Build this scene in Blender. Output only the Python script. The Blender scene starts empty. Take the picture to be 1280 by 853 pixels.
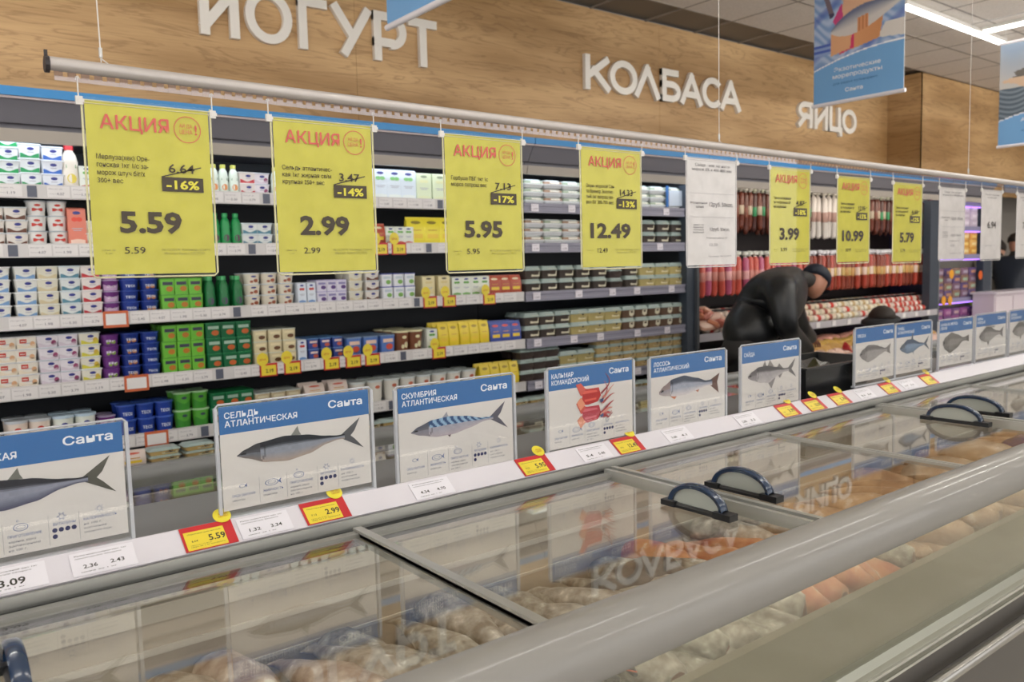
import bpy, math, random
from mathutils import Matrix, Vector
R = random.Random(7)
PI = math.pi
C = bpy.context.scene.collection

# ------------------------------------------------------------------ camera, world, lights, exposure
def camera_axes(yaw=-.6599, pitch=.0907, roll=-.0249):
    cy, sy, cp, sp, cr, sr = math.cos(yaw), math.sin(yaw), math.cos(pitch), math.sin(pitch), math.cos(roll), math.sin(roll)
    Rx = Matrix(((1, 0, 0), (0, cp, -sp), (0, sp, cp)))
    Rz = Matrix(((cr, -sr, 0), (sr, cr, 0), (0, 0, 1)))
    Ry = Matrix(((cy, 0, sy), (0, 1, 0), (-sy, 0, cy)))
    M = Rz @ Rx @ Ry                      # world (X, down, Y) -> camera (right, down, forward)
    rows = [Vector((r[0], r[2], -r[1])) for r in M]
    return rows
RIGHT, DOWN, FWD = camera_axes()
EYE = Vector((0, 0, 1.5)); FPX = 1024.0
cam = bpy.data.objects.new('camera', bpy.data.cameras.new('camera')); C.objects.link(cam)
m3 = Matrix((RIGHT, -DOWN, -FWD)).transposed()
cam.matrix_world = Matrix.Translation(EYE) @ m3.to_4x4()
cam.data.sensor_width = 36; cam.data.lens = 36 * FPX / 1280; cam.data.clip_start = .02
cam.data.dof.use_dof = True; cam.data.dof.focus_distance = 1.75; cam.data.dof.aperture_fstop = 5.6
bpy.context.scene.camera = cam

def ray(px, py):
    return RIGHT * ((px - 640) / FPX) + DOWN * ((py - 426.5) / FPX) + FWD
def at(px, py, Y):                        # the point at depth Y that the photograph shows at a pixel
    r = ray(px, py); return EYE + r * (Y / r.y)

w = bpy.data.worlds.new('world'); bpy.context.scene.world = w; w.use_nodes = True
w.node_tree.nodes['Background'].inputs[0].default_value = (1.0, .985, .965, 1)
w.node_tree.nodes['Background'].inputs[1].default_value = 1.35
vs = bpy.context.scene.view_settings
vs.view_transform = 'Standard'; vs.look = 'None'; vs.gamma = 1; vs.exposure = 0.42
LAMP_POWER = 23.0
CASE_LED = 6.0

# ------------------------------------------------------------------ materials
def lin(c):
    return tuple((x / 12.92 if x <= .04045 else ((x + .055) / 1.055) ** 2.4) for x in c)
def hx(h):
    h = h.lstrip('#'); return lin(tuple(int(h[i:i + 2], 16) / 255 for i in (0, 2, 4)))
_mc = {}
def mat(h, rough=.45, metal=0., spec=.5, emit=0., coat=0., key=None):
    k = (h, rough, metal, spec, emit, coat)
    if k in _mc: return _mc[k]
    m = bpy.data.materials.new('paint_' + h.strip('#')); m.use_nodes = True
    b = m.node_tree.nodes['Principled BSDF']; c = hx(h)
    b.inputs['Base Color'].default_value = (*c, 1); b.inputs['Roughness'].default_value = rough
    b.inputs['Metallic'].default_value = metal; b.inputs['Specular IOR Level'].default_value = spec
    if coat: b.inputs['Coat Weight'].default_value = coat; b.inputs['Coat Roughness'].default_value = .05
    if emit:
        b.inputs['Emission Color'].default_value = (*c, 1); b.inputs['Emission Strength'].default_value = emit
    _mc[k] = m; return m
def node_mat(name):
    m = bpy.data.materials.new(name); m.use_nodes = True
    nt = m.node_tree; return m, nt, nt.nodes['Principled BSDF']
def glass_mat(name, ior, tint=(.97, .98, .98), extra=0., rough=0.):
    m = bpy.data.materials.new(name); m.use_nodes = True; nt = m.node_tree; nt.nodes.clear()
    o = nt.nodes.new('ShaderNodeOutputMaterial'); mx = nt.nodes.new('ShaderNodeMixShader')
    fr = nt.nodes.new('ShaderNodeFresnel'); fr.inputs[0].default_value = ior
    ad = nt.nodes.new('ShaderNodeMath'); ad.operation = 'ADD'; ad.inputs[1].default_value = extra; ad.use_clamp = True
    # the back of a thin pane reflects like its front
    geo = nt.nodes.new('ShaderNodeNewGeometry'); 
    ior_f = nt.nodes.new('ShaderNodeMath'); ior_f.operation = 'MULTIPLY_ADD'
    ior_f.inputs[1].default_value = 1 / ior - ior; ior_f.inputs[2].default_value = ior
    tr = nt.nodes.new('ShaderNodeBsdfTransparent'); tr.inputs[0].default_value = (*tint, 1)
    gl = nt.nodes.new('ShaderNodeBsdfGlossy'); gl.inputs['Roughness'].default_value = rough
    gl.inputs[0].default_value = (.95, .96, .95, 1)
    L = nt.links
    L.new(geo.outputs['Backfacing'], ior_f.inputs[0]); L.new(ior_f.outputs[0], fr.inputs[0]); L.new(fr.outputs[0], ad.inputs[0]); L.new(ad.outputs[0], mx.inputs[0]); L.new(tr.outputs[0], mx.inputs[1]); L.new(gl.outputs[0], mx.inputs[2])
    L.new(mx.outputs[0], o.inputs[0]); return m
M_LID = glass_mat('lid_glass', 1.42, (.98, .985, .97), .015)
M_FRONT = glass_mat('front_glass', 1.45, (.96, .96, .93), .03)
M_CLEAR = glass_mat('clear_plastic', 1.28, (.99, .99, .99), .0)
M_STRIPPL = glass_mat('strip_plastic', 1.5, (.80, .74, .76), .10)
M_FILM = glass_mat('cling_film', 1.6, (.85, .87, .88), .12, .12)

def wood_mat():
    m, nt, b = node_mat('oak_laminate'); L = nt.links
    tc = nt.nodes.new('ShaderNodeTexCoord')
    mp = nt.nodes.new('ShaderNodeMapping'); mp.inputs['Scale'].default_value = (.55, .55, 3.2)
    n1 = nt.nodes.new('ShaderNodeTexNoise'); n1.inputs['Scale'].default_value = 1.1; n1.inputs['Detail'].default_value = 3
    mp2 = nt.nodes.new('ShaderNodeMapping'); mp2.inputs['Scale'].default_value = (.5, .5, 4.2)
    wv = nt.nodes.new('ShaderNodeTexNoise'); wv.inputs['Scale'].default_value = 2.6; wv.inputs['Detail'].default_value = 5; wv.inputs['Distortion'].default_value = 1.6
    mp3 = nt.nodes.new('ShaderNodeMapping'); mp3.inputs['Scale'].default_value = (3, 3, 90)
    n3 = nt.nodes.new('ShaderNodeTexNoise'); n3.inputs['Scale'].default_value = 1.5; n3.inputs['Detail'].default_value = 2
    mod = nt.nodes.new('ShaderNodeMath'); mod.operation = 'MULTIPLY'; mod.inputs[1].default_value = 5.0
    fr = nt.nodes.new('ShaderNodeMath'); fr.operation = 'PINGPONG'; fr.inputs[1].default_value = .5
    dbl = nt.nodes.new('ShaderNodeMath'); dbl.operation = 'MULTIPLY'; dbl.inputs[1].default_value = 2
    for x in (mp, mp2, mp3): L.new(tc.outputs['Object'], x.inputs[0])
    L.new(mp.outputs[0], n1.inputs[0]); L.new(mp2.outputs[0], wv.inputs[0]); L.new(mp3.outputs[0], n3.inputs[0])
    L.new(wv.outputs[0], mod.inputs[0]); L.new(mod.outputs[0], fr.inputs[0]); L.new(fr.outputs[0], dbl.inputs[0])
    r1 = nt.nodes.new('ShaderNodeValToRGB'); e = r1.color_ramp.elements
    e[0].position = .32; e[0].color = (*hx('a07a4c'), 1); e[1].position = .66; e[1].color = (*hx('d0aa7a'), 1)
    r2 = nt.nodes.new('ShaderNodeValToRGB'); e = r2.color_ramp.elements
    e[0].position = 0; e[0].color = (.66, .62, .56, 1); e[1].position = .35; e[1].color = (1, 1, 1, 1)
    r3 = nt.nodes.new('ShaderNodeValToRGB'); e = r3.color_ramp.elements
    e[0].position = .3; e[0].color = (.86, .84, .8, 1); e[1].position = .6; e[1].color = (1, 1, 1, 1)
    L.new(n1.outputs[0], r1.inputs[0]); L.new(dbl.outputs[0], r2.inputs[0]); L.new(n3.outputs[0], r3.inputs[0])
    x1 = nt.nodes.new('ShaderNodeMix'); x1.data_type = 'RGBA'; x1.blend_type = 'MULTIPLY'; x1.inputs[0].default_value = .75
    x2 = nt.nodes.new('ShaderNodeMix'); x2.data_type = 'RGBA'; x2.blend_type = 'MULTIPLY'; x2.inputs[0].default_value = .8
    L.new(r1.outputs[0], x1.inputs[6]); L.new(r2.outputs[0], x1.inputs[7]); L.new(x1.outputs[2], x2.inputs[6]); L.new(r3.outputs[0], x2.inputs[7])
    L.new(x2.outputs[2], b.inputs['Base Color']); b.inputs['Roughness'].default_value = .55
    return m
M_WOOD = wood_mat()
def speckle_mat(name, c1, c2, scale, rough=.5, bump=.0, c3=None, fine=None):
    m, nt, b = node_mat(name); L = nt.links
    tc = nt.nodes.new('ShaderNodeTexCoord'); n = nt.nodes.new('ShaderNodeTexNoise'); n.inputs['Scale'].default_value = scale; n.inputs['Detail'].default_value = 5
    oi = nt.nodes.new('ShaderNodeObjectInfo'); ad = nt.nodes.new('ShaderNodeVectorMath'); ad.operation = 'ADD'
    ml = nt.nodes.new('ShaderNodeMath'); ml.operation = 'MULTIPLY'; ml.inputs[1].default_value = 37
    L.new(oi.outputs['Random'], ml.inputs[0]); L.new(tc.outputs['Object'], ad.inputs[0]); L.new(ml.outputs[0], ad.inputs[1]); L.new(ad.outputs[0], n.inputs[0])
    r = nt.nodes.new('ShaderNodeValToRGB'); e = r.color_ramp.elements
    e[0].position = .35; e[0].color = (*hx(c1), 1); e[1].position = .62; e[1].color = (*hx(c2), 1)
    if c3: k = e.new(.72); k.color = (*hx(c3), 1)
    L.new(n.outputs[0], r.inputs[0]); L.new(r.outputs[0], b.inputs['Base Color']); b.inputs['Roughness'].default_value = rough
    if bump:
        bp = nt.nodes.new('ShaderNodeBump'); bp.inputs['Strength'].default_value = bump; bp.inputs['Distance'].default_value = .004
        L.new(n.outputs[0], bp.inputs['Height']); L.new(bp.outputs[0], b.inputs['Normal'])
    return m
def vcol_mat(name, rough=.5, spec=.4):
    m, nt, b = node_mat(name); a = nt.nodes.new('ShaderNodeVertexColor'); a.layer_name = 'print'
    nt.links.new(a.outputs[0], b.inputs['Base Color']); b.inputs['Roughness'].default_value = rough; b.inputs['Specular IOR Level'].default_value = spec
    return m
M_PRINT = vcol_mat('printed_picture')
M_ALU = mat('#b9b9b4', .38, .55); M_ALU2 = mat('#9a9a96', .42, .5); M_DARK = mat('#2c2d2e', .5)
M_STEEL = mat('#6a6b6c', .5, .0); M_WHITE = mat('#dcd8d6', .5); M_LILAC = mat('#d9d5dc', .45)

# ------------------------------------------------------------------ mesh helpers
def inpoly(p, poly):
    x_, y_ = p; c = False; n = len(poly)
    for i in range(n):
        (x0, y0), (x1, y1) = poly[i], poly[i - 1]
        if (y0 > y_) != (y1 > y_) and x_ < (x1 - x0) * (y_ - y0) / (y1 - y0) + x0: c = not c
    return c
_tc = {}
def text_data(s, bold=0.):
    k = (s, bold)
    if k not in _tc:
        cyr = any(ord(q) > 127 for q in s)              # heavier Cyrillic: the outline laid down four times, slightly apart
        c = bpy.data.curves.new('lettering', 'FONT'); c.body = s; c.size = 1; c.resolution_u = 2; c.offset = 0 if cyr else bold
        o = bpy.data.objects.new('lettering', c); m = bpy.data.meshes.new_from_object(o)
        vs_ = [tuple(v.co) for v in m.vertices]; fs = [tuple(p.vertices) for p in m.polygons]
        bpy.data.objects.remove(o); bpy.data.curves.remove(c); bpy.data.meshes.remove(m)
        if cyr:                                           # strokes that cross inside a letter get a hair of depth between them
            bb = [(min(vs_[i][0] for i in f_), max(vs_[i][0] for i in f_), min(vs_[i][1] for i in f_), max(vs_[i][1] for i in f_)) for f_ in fs]
            ce = [(sum(vs_[i][0] for i in f_) / len(f_), sum(vs_[i][1] for i in f_) / len(f_)) for f_ in fs]
            fs = list(fs)
            for j in range(len(fs)):
                cx, cy = ce[j]
                for i in range(len(fs)):
                    if i == j: continue
                    b_ = bb[i]
                    if b_[0] < cx < b_[1] and b_[2] < cy < b_[3] and (j > i or True) and inpoly((cx, cy), [vs_[q][:2] for q in fs[i]]):
                        n0 = len(vs_); vs_ += [(vs_[q][0], vs_[q][1], .000010 + .000002 * (j % 12)) for q in fs[j]]; fs[j] = tuple(range(n0, n0 + len(fs[j]))); break
        if cyr and bold:
            n0 = len(vs_); v0, f0 = vs_, fs; vs_, fs = [], []
            for q, (dx, dy) in enumerate(((-bold, 0), (bold, 0), (0, bold), (0, -bold))):
                vs_ += [(a[0] + dx, a[1] + dy, a[2] + q * .00006) for a in v0]; fs += [tuple(i + q * n0 for i in f_) for f_ in f0]
        xs = [v[0] for v in vs_]
        _tc[k] = (vs_, fs, min(xs), max(xs))
    return _tc[k]
class MB:
    def __init__(s): s.v = []; s.f = []; s.m = []
    def face(s, pts, mi=0):
        n = len(s.v); s.v += [tuple(p) for p in pts]; s.f.append(tuple(range(n, n + len(pts)))); s.m.append(mi); return s
    def box(s, x0, x1, y0, y1, z0, z1, mi=0):
        n = len(s.v)
        s.v += [(x, y, z) for z in (z0, z1) for y in (y0, y1) for x in (x0, x1)]
        for q in ((0, 2, 3, 1), (4, 5, 7, 6), (0, 1, 5, 4), (2, 6, 7, 3), (0, 4, 6, 2), (1, 3, 7, 5)):
            s.f.append(tuple(n + i for i in q)); s.m.append(mi)
        return s
    def ext(s, prof, x0, x1, mi=0, caps=True):          # profile of (y, z) points run along x
        n = len(s.v); k = len(prof)
        s.v += [(x0, y, z) for y, z in prof] + [(x1, y, z) for y, z in prof]
        for i in range(k):
            j = (i + 1) % k; s.f.append((n + i, n + j, n + k + j, n + k + i)); s.m.append(mi)
        if caps:
            s.f.append(tuple(n + i for i in reversed(range(k)))); s.m.append(mi)
            s.f.append(tuple(n + k + i for i in range(k))); s.m.append(mi)
        return s
    def prism(s, poly, y0, y1, mi=0):                    # (x, z) polygon given depth, front at y0
        n = len(s.v); k = len(poly)
        s.v += [(x, y0, z) for x, z in poly] + [(x, y1, z) for x, z in poly]
        s.f.append(tuple(n + i for i in range(k))); s.m.append(mi)
        s.f.append(tuple(n + k + i for i in reversed(range(k)))); s.m.append(mi)
        for i in range(k):
            j = (i + 1) % k; s.f.append((n + j, n + i, n + k + i, n + k + j)); s.m.append(mi)
        return s
    def tube(s, pts, r, n=8, mi=0, caps=True):
        pts = [Vector(p) for p in pts]; rr = r if isinstance(r, (list, tuple)) else [r] * len(pts)
        base = len(s.v); up = None
        for i, p in enumerate(pts):
            t = (pts[min(i + 1, len(pts) - 1)] - pts[max(i - 1, 0)]).normalized()
            if up is None: up = t.orthogonal().normalized()
            up = (up - t * up.dot(t)).normalized(); sd = t.cross(up)
            for k in range(n):
                a = 2 * PI * k / n; s.v.append(tuple(p + (up * math.cos(a) + sd * math.sin(a)) * rr[i]))
        for i in range(len(pts) - 1):
            for k in range(n):
                a = base + i * n + k; b = base + i * n + (k + 1) % n; s.f.append((a, b, b + n, a + n)); s.m.append(mi)
        if caps:
            s.f.append(tuple(base + k for k in reversed(range(n)))); s.m.append(mi)
            e = base + (len(pts) - 1) * n; s.f.append(tuple(e + k for k in range(n))); s.m.append(mi)
        return s
    def rings(s, rs, n, mi_of, close=True):              # rs: list of rings (lists of n points)
        base = len(s.v)
        for r in rs: s.v += [tuple(p) for p in r]
        for i in range(len(rs) - 1):
            for k in range(n):
                a = base + i * n + k; b = base + i * n + (k + 1) % n
                s.f.append((a, b, b + n, a + n)); s.m.append(mi_of(i) if callable(mi_of) else mi_of)
        if close:
            s.f.append(tuple(base + k for k in reversed(range(n)))); s.m.append(mi_of(0) if callable(mi_of) else mi_of)
            e = base + (len(rs) - 1) * n; s.f.append(tuple(e + k for k in range(n))); s.m.append(mi_of(len(rs) - 2) if callable(mi_of) else mi_of)
        return s
    def text(s, t, x, z, width=None, h=.01, y=0., mi=0, bold=0., align='l', shear=0., fn=None):
        vs_, fs, a, b = text_data(t, bold); sz = h / .72; sx = (width / (b - a)) if width else sz
        wd = (b - a) * sx; off = {'l': 0, 'c': -wd / 2, 'r': -wd}[align]
        n = len(s.v)
        for p in vs_:
            q = (x + off + (p[0] - a) * sx, y - p[2], z + p[1] * sz + shear * (p[0] - a) * sx)
            s.v.append(fn(q) if fn else q)
        for f_ in fs: s.f.append(tuple(n + i for i in f_)); s.m.append(mi)
        return s
    def ring_xz(s, cx, cz, r0, r1, y, mi=0, n=28, sx=1.):
        for k in range(n):
            a, b = 2 * PI * k / n, 2 * PI * (k + 1) / n
            s.face([(cx + r * sx * math.cos(t), y, cz + r * math.sin(t)) for r, t in ((r0, a), (r1, a), (r1, b), (r0, b))], mi)
        return s
    def disc_xz(s, cx, cz, rx, rz, y, mi=0, n=20):
        return s.face([(cx + rx * math.cos(2 * PI * k / n), y, cz + rz * math.sin(2 * PI * k / n)) for k in range(n)], mi)
    def xf(s, M):
        s.v = [tuple(M @ Vector(p)) for p in s.v]; return s
    def mesh(s, name, mats, smooth=False, angle=40):
        me = bpy.data.meshes.new(name); me.from_pydata(s.v, [], s.f)
        for m in (mats if isinstance(mats, (list, tuple)) else [mats]): me.materials.append(m)
        me.polygons.foreach_set('material_index', s.m)
        if smooth:
            me.polygons.foreach_set('use_smooth', [True] * len(s.f)); me.set_sharp_from_angle(angle=math.radians(angle))
        me.update(); return me
    def build(s, name, mats, parent=None, loc=(0, 0, 0), smooth=False, angle=40):
        return link(name, s.mesh(name, mats, smooth, angle), parent, loc)
def link(name, data, parent=None, loc=(0, 0, 0), rz=0.):
    o = bpy.data.objects.new(name, data); C.objects.link(o); o.location = loc; o.rotation_euler = (0, 0, rz)
    if parent: o.parent = parent
    return o
def tag(o, label=None, cat=None, group=None, kind=None):
    for k, v in (('label', label), ('category', cat), ('group', group), ('kind', kind)):
        if v: o[k] = v
    return o
def empty(name, loc=(0, 0, 0), rz=0.):
    return link(name, None, None, loc, rz)
def picture(nx, ny, x0, x1, z0, z1, y, fn, name, parent, mask=None):
    """a printed picture: a grid of small faces, each with its ink colour fn(u, v)"""
    vs_ = [(x0 + (x1 - x0) * i / nx, y, z0 + (z1 - z0) * j / ny) for j in range(ny + 1) for i in range(nx + 1)]
    fs = []; cols = []
    for j in range(ny):
        for i in range(nx):
            c = fn((i + .5) / nx, (j + .5) / ny)
            if c is None: continue
            a = j * (nx + 1) + i; fs.append((a, a + 1, a + nx + 2, a + nx + 1)); cols.append(c)
    me = bpy.data.meshes.new(name); me.from_pydata(vs_, [], fs); me.materials.append(M_PRINT)
    ca = me.color_attributes.new('print', 'FLOAT_COLOR', 'CORNER')
    flat = []
    for c in cols: flat += [c[0], c[1], c[2], 1.] * 4
    ca.data.foreach_set('color', flat); me.update()
    return link(name, me, parent)
def mix(a, b, t): t = max(0, min(1, t)); return tuple(x + (y - x) * t for x, y in zip(a, b))

# ------------------------------------------------------------------ the setting
CEIL = 3.43; WALL = 4.65
tag(MB().box(-6, 16, -6, 6.5, -.05, 0).build('floor', speckle_mat('floor_tile', 'bdb7ac', 'cdc7bc', 3, .3)), kind='structure')
wall = empty('wall_back'); tag(wall, kind='structure')
MB().box(-6, 16, WALL + .03, WALL + .15, 0, CEIL + .1).build('wall_core', mat('#8f8a84'), wall)
x = -6.0
k = 0
for x0, x1 in ((-6, -3.1), (-3.1, -.3), (-.3, 2.45), (2.45, 5.2), (5.2, 8.87)):
    MB().box(x0 + .001, x1 - .001, WALL, WALL + .028, 2.12, CEIL).build('wood_panel', M_WOOD, wall)
STEPX, STEPY = 8.87, 4.29
side = tag(empty('wall_step'), kind='structure')
MB().box(STEPX, STEPX + .03, STEPY, WALL, 2.2, CEIL).build('wood_panel', M_WOOD, side)
for x0, x1 in ((STEPX + .001, 11.6), (11.6, 14.0)):
    MB().box(x0, x1, STEPY, STEPY + .03, 2.2, CEIL).build('wood_panel', M_WOOD, side)
tag(MB().box(14.0, 14.1, -6, 6, 0, CEIL).build('wall_right', mat('#b4aca4')), kind='structure')
ceil = tag(empty('ceiling'), kind='structure')
MB().box(-6, 16, -6, 6.5, CEIL + .02, CEIL + .08).build('ceiling_slab', mat('#6f6a66'), ceil)
tile_me = None
m_tile = speckle_mat('ceiling_tile_board', 'ded8d2', 'e8e2dc', 60, .9)
tb = MB(); t2 = .293
tb.ext([(-t2, 0), (-t2, .02), (t2, .02), (t2, 0)], -t2, t2)
tile_me = tb.mesh('ceiling_tile', m_tile)
nt_ = 0
for i in range(-3, 20):
    for j in range(-4, 8):
        cx, cy = .536 + .6 * i, .36 + .6 * j
        if cx < 14.0 - .3 and not (cx > STEPX - .3 and cy > STEPY - .29) and cy < WALL - .29:
            link('ceiling_tile', tile_me, ceil, (cx, cy, CEIL - .003)); nt_ += 1
g = MB()
for i in range(-3, 21): g.box(.236 + .6 * i - .008, .236 + .6 * i + .008, -2.4, WALL, CEIL - .004, CEIL + .004)
for j in range(-4, 9): g.box(-2, 14, .06 + .6 * j - .008, .06 + .6 * j + .008, CEIL - .0045, CEIL + .0035)
g.build('ceiling_grid', mat('#8d8680'), ceil)

# strip lights on the ceiling
m_tube = mat('#fffdf6', .5, emit=LAMP_POWER)
m_tube_dim = mat('#fffdf6', .5, emit=5.0)
def strip_light(x0, y0, x1, y1, label, z=3.385, m=None):
    dx, dy = x1 - x0, y1 - y0; L = math.hypot(dx, dy)
    t = tag(empty('ceiling_light', ((x0 + x1) / 2, (y0 + y1) / 2, z), math.atan2(dy, dx)), label, 'ceiling light', 'strip lights on the ceiling')
    MB().box(-L / 2, L / 2, -.035, .035, .012, .045).build('housing', mat('#c9c6c0', .5), t)
    MB().ext([(.028 * math.cos(a), .012 - .026 * math.sin(a)) for a in [PI * k / 8 for k in range(9)]], -L / 2 + .01, L / 2 - .01).build('diffuser', m or m_tube, t)
    return t
strip_light(6.3, 3.2, 8.2, 3.24, 'white strip light running along the shop beside the seafood poster', m=m_tube_dim)
strip_light(7.62, 3.17, 7.62, 1.4, 'white strip light crossing at a right angle behind the first strip light', m=m_tube_dim)
def hung_fill_light(x0, y, label):                            # out-of-view tubes, hung low to brighten the ceiling
    t = tag(empty('ceiling_light', (x0 + .75, y, 3.12)), label, 'ceiling light', 'unseen hung strip lights')
    MB().tube([(-.74, 0, 0), (.74, 0, 0)], .026, 12).build('diffuser', m_tube, t)
    MB().box(-.75, .75, -.012, .012, .027, .05).build('housing', mat('#c9c6c0', .5), t)
    for q in (-.6, .6): MB().tube([(q, 0, .05), (q, 0, CEIL - 3.12 - .006)], .002, 5).build('suspension_wire', mat('#cfcfcf'), t)
for yy, xs_ in ((-1.9, (-3.2, -1.0, 1.2, 3.4, 5.6, 7.8, 10.0)), (.5, (-3.2, -1.0, 1.2, 3.4, 5.6, 7.8, 10.0)), (1.7, (5.4, 7.6, 9.8)), (2.95, (-3.2, -1.0))):
    for xx in xs_: hung_fill_light(xx, yy, 'unseen white strip light hung low to brighten the ceiling')

# wall lettering made of thick strokes
def glyph(mb, ch, x0, x1, z0, z1, t, d):
    W, H = x1 - x0, z1 - z0; cnt = [0]
    def seg(a, b, c=0.0):
        ax, az = x0 + t / 2 + a[0] * (W - t), z0 + t / 2 + a[1] * (H - t); bx, bz = x0 + t / 2 + b[0] * (W - t), z0 + t / 2 + b[1] * (H - t)
        L = math.hypot(bx - ax, bz - az); ux, uz = (bx - ax) / L, (bz - az) / L; nx, nz = -uz * t / 2, ux * t / 2
        ax -= ux * t / 2; az -= uz * t / 2; bx += ux * t / 2; bz += uz * t / 2
        cnt[0] += 1; y = -d - .0004 * cnt[0]
        if abs(ux) > .2 and abs(uz) > .2:                # sloping strokes end flat on the line
            az2, bz2 = (z0 if a[1] in (0,) else az), (z1 if b[1] in (1,) else bz)
        mb.prism([(ax - nx, az - nz), (bx - nx, bz - nz), (bx + nx, bz + nz), (ax + nx, az + nz)], y, 0)
    def arc(cx, cz, rx, rz, a0, a1, n=14):
        cx = x0 + cx * W; cz = z0 + cz * H; rx = rx * W; rz = rz * H; cnt[0] += 1; y = -d - .0004 * cnt[0]
        for k in range(n):
            p, q = math.radians(a0 + (a1 - a0) * k / n), math.radians(a0 + (a1 - a0) * (k + 1) / n)
            pts = [(cx + (rx - s_) * math.cos(u), cz + (rz - s_) * math.sin(u)) for s_, u in ((0, p), (0, q), (t, q), (t, p))]
            if a1 < a0: pts.reverse()
            mb.prism(pts, y, 0)
    if ch in 'ИЙ':
        seg((0, 0), (0, 1)); seg((1, 0), (1, 1)); seg((0.03, .12), (.97, .88))
        if ch == 'Й': arc(.5, 1.22, .26, .14, 180, 360)
    elif ch == 'О': arc(.5, .5, .5, .5, 0, 360, 28)
    elif ch == 'Г': seg((0, 0), (0, 1)); seg((0, 1), (1, 1))
    elif ch == 'У': seg((0, 1), (.52, .38)); seg((.28, 0), (1, 1))
    elif ch == 'Р': seg((0, 0), (0, 1)); seg((0, 1), (.5, 1)); seg((0, .36), (.5, .36)); arc(.5, .63, .5, .37, -90, 90)
    elif ch == 'Т': seg((.5, 0), (.5, 1)); seg((0, 1), (1, 1))
    elif ch == 'К': seg((0, 0), (0, 1)); seg((.1, .42), (.95, 1)); seg((.3, .6), (1, 0))
    elif ch == 'Л': seg((0, 0), (.5, 1)); seg((1, 0), (.5, 1))
    elif ch == 'Б': seg((0, 0), (0, 1)); seg((0, 1), (.85, 1)); seg((0, 0), (.5, 0)); seg((0, .55), (.5, .55)); arc(.5, .32, .5, .32, -90, 90)
    elif ch == 'А': seg((0, 0), (.5, 1)); seg((1, 0), (.5, 1)); seg((.2, .28), (.8, .28))
    elif ch == 'С': arc(.55, .5, .55, .5, 40, 320, 22)
    elif ch == 'Я': seg((1, 0), (1, 1)); seg((.5, 1), (1, 1)); seg((.5, .42), (1, .42)); arc(.5, .66, .5, .34, 90, 270); seg((.0, 0), (.55, .45))
    elif ch == 'Ц': seg((0, 0), (0, 1)); seg((.85, 0), (.85, 1)); seg((0, 0), (1, 0)); seg((1, 0), (1, -.2))
m_letter = mat('#e8e2da', .5)
def wall_sign(word, pxs, pyb, z0, z1, label):
    Yw = WALL - .03
    t = tag(empty('wall_lettering', (at(pxs[0][0], pyb, Yw).x, WALL, z0)), label, 'sign'); ox = t.location.x
    for ch, (a, b) in zip(word, pxs):
        xa, xb = at(a, pyb, Yw).x - ox, at(b, pyb, Yw).x - ox
        mb = MB(); glyph(mb, ch, xa, xb, 0, z1 - z0, .052 if word != 'ЯЙЦО' else .05, .03); mb.build('letter', m_letter, t)
wall_sign('ЙОГУРТ', ((251, 300), (308, 366), (374, 410), (416, 464), (467.5, 508), (511, 546)), 40, 2.80, 3.10, 'large white wall lettering for yogurt, cut by the top edge')
wall_sign('КОЛБАСА', ((732, 763), (763, 797), (794, 825), (828, 851), (851, 878), (878, 902), (901, 926)), 110, 2.82, 3.08, 'white wall lettering for sausage in the middle of the wooden fascia')
wall_sign('ЯЙЦО', ((998, 1016), (1018.5, 1035), (1037, 1053), (1053, 1071)), 150, 2.775, 3.02, 'short white wall lettering for eggs beneath the seafood poster')

# ------------------------------------------------------------------ hanging posters
def poster(X, y0, y1, z0, z1, fn, texts, label, nx=60, ny=80):
    W = y0 - y1                                          # local x runs from y0 (far) towards y1 (near), the print faces -X
    t = tag(empty('hanging_poster', (X, y0, z0), -PI / 2), label, 'poster', 'seafood posters hanging from the ceiling')
    H = z1 - z0
    MB().box(0, W, -.0, .004, 0, H).build('backing', M_WHITE, t)
    picture(nx, ny, 0, W, 0, H, -.0015, fn, 'printed_image', t)
    mb = MB()
    for s_, x_, z_, wd, h_, mi, b_ in texts: mb.text(s_, x_ * W, z_ * H, wd * W, h_ * H, -.003, mi, b_, 'c')
    mb.build('lettering', [mat('#f2f0f2'), mat('#2c5f9c')], t)
    for nm, zz in (('bottom_bar', -.012), ('top_bar', H + .008)):
        MB().tube([(-.01, .002, zz), (W + .01, .002, zz)], .013, 10).build(nm, mat('#ece6ea', .3), t, smooth=True)
    for xx in (.06 * W, .94 * W):
        MB().tube([(xx, .002, H + .015), (xx, .002, CEIL - z0 - .006)], .0012, 5).build('suspension_wire', mat('#cfcfcf'), t)
    return t
BLU = hx('78abdc'); WHT = hx('f2f0f6')
def sea(u, v):
    n = math.sin(v * 70 + 5 * math.sin(u * 6) + 3 * math.sin(u * 17 + v * 9)) * .5 + .5
    n2 = math.sin(v * 23 - u * 11) * .5 + .5
    return mix(mix(hx('b4c4de'), hx('7f9dcb'), n), hx('5068b8'), max(0, n2 - .72) * 2.5)
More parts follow.
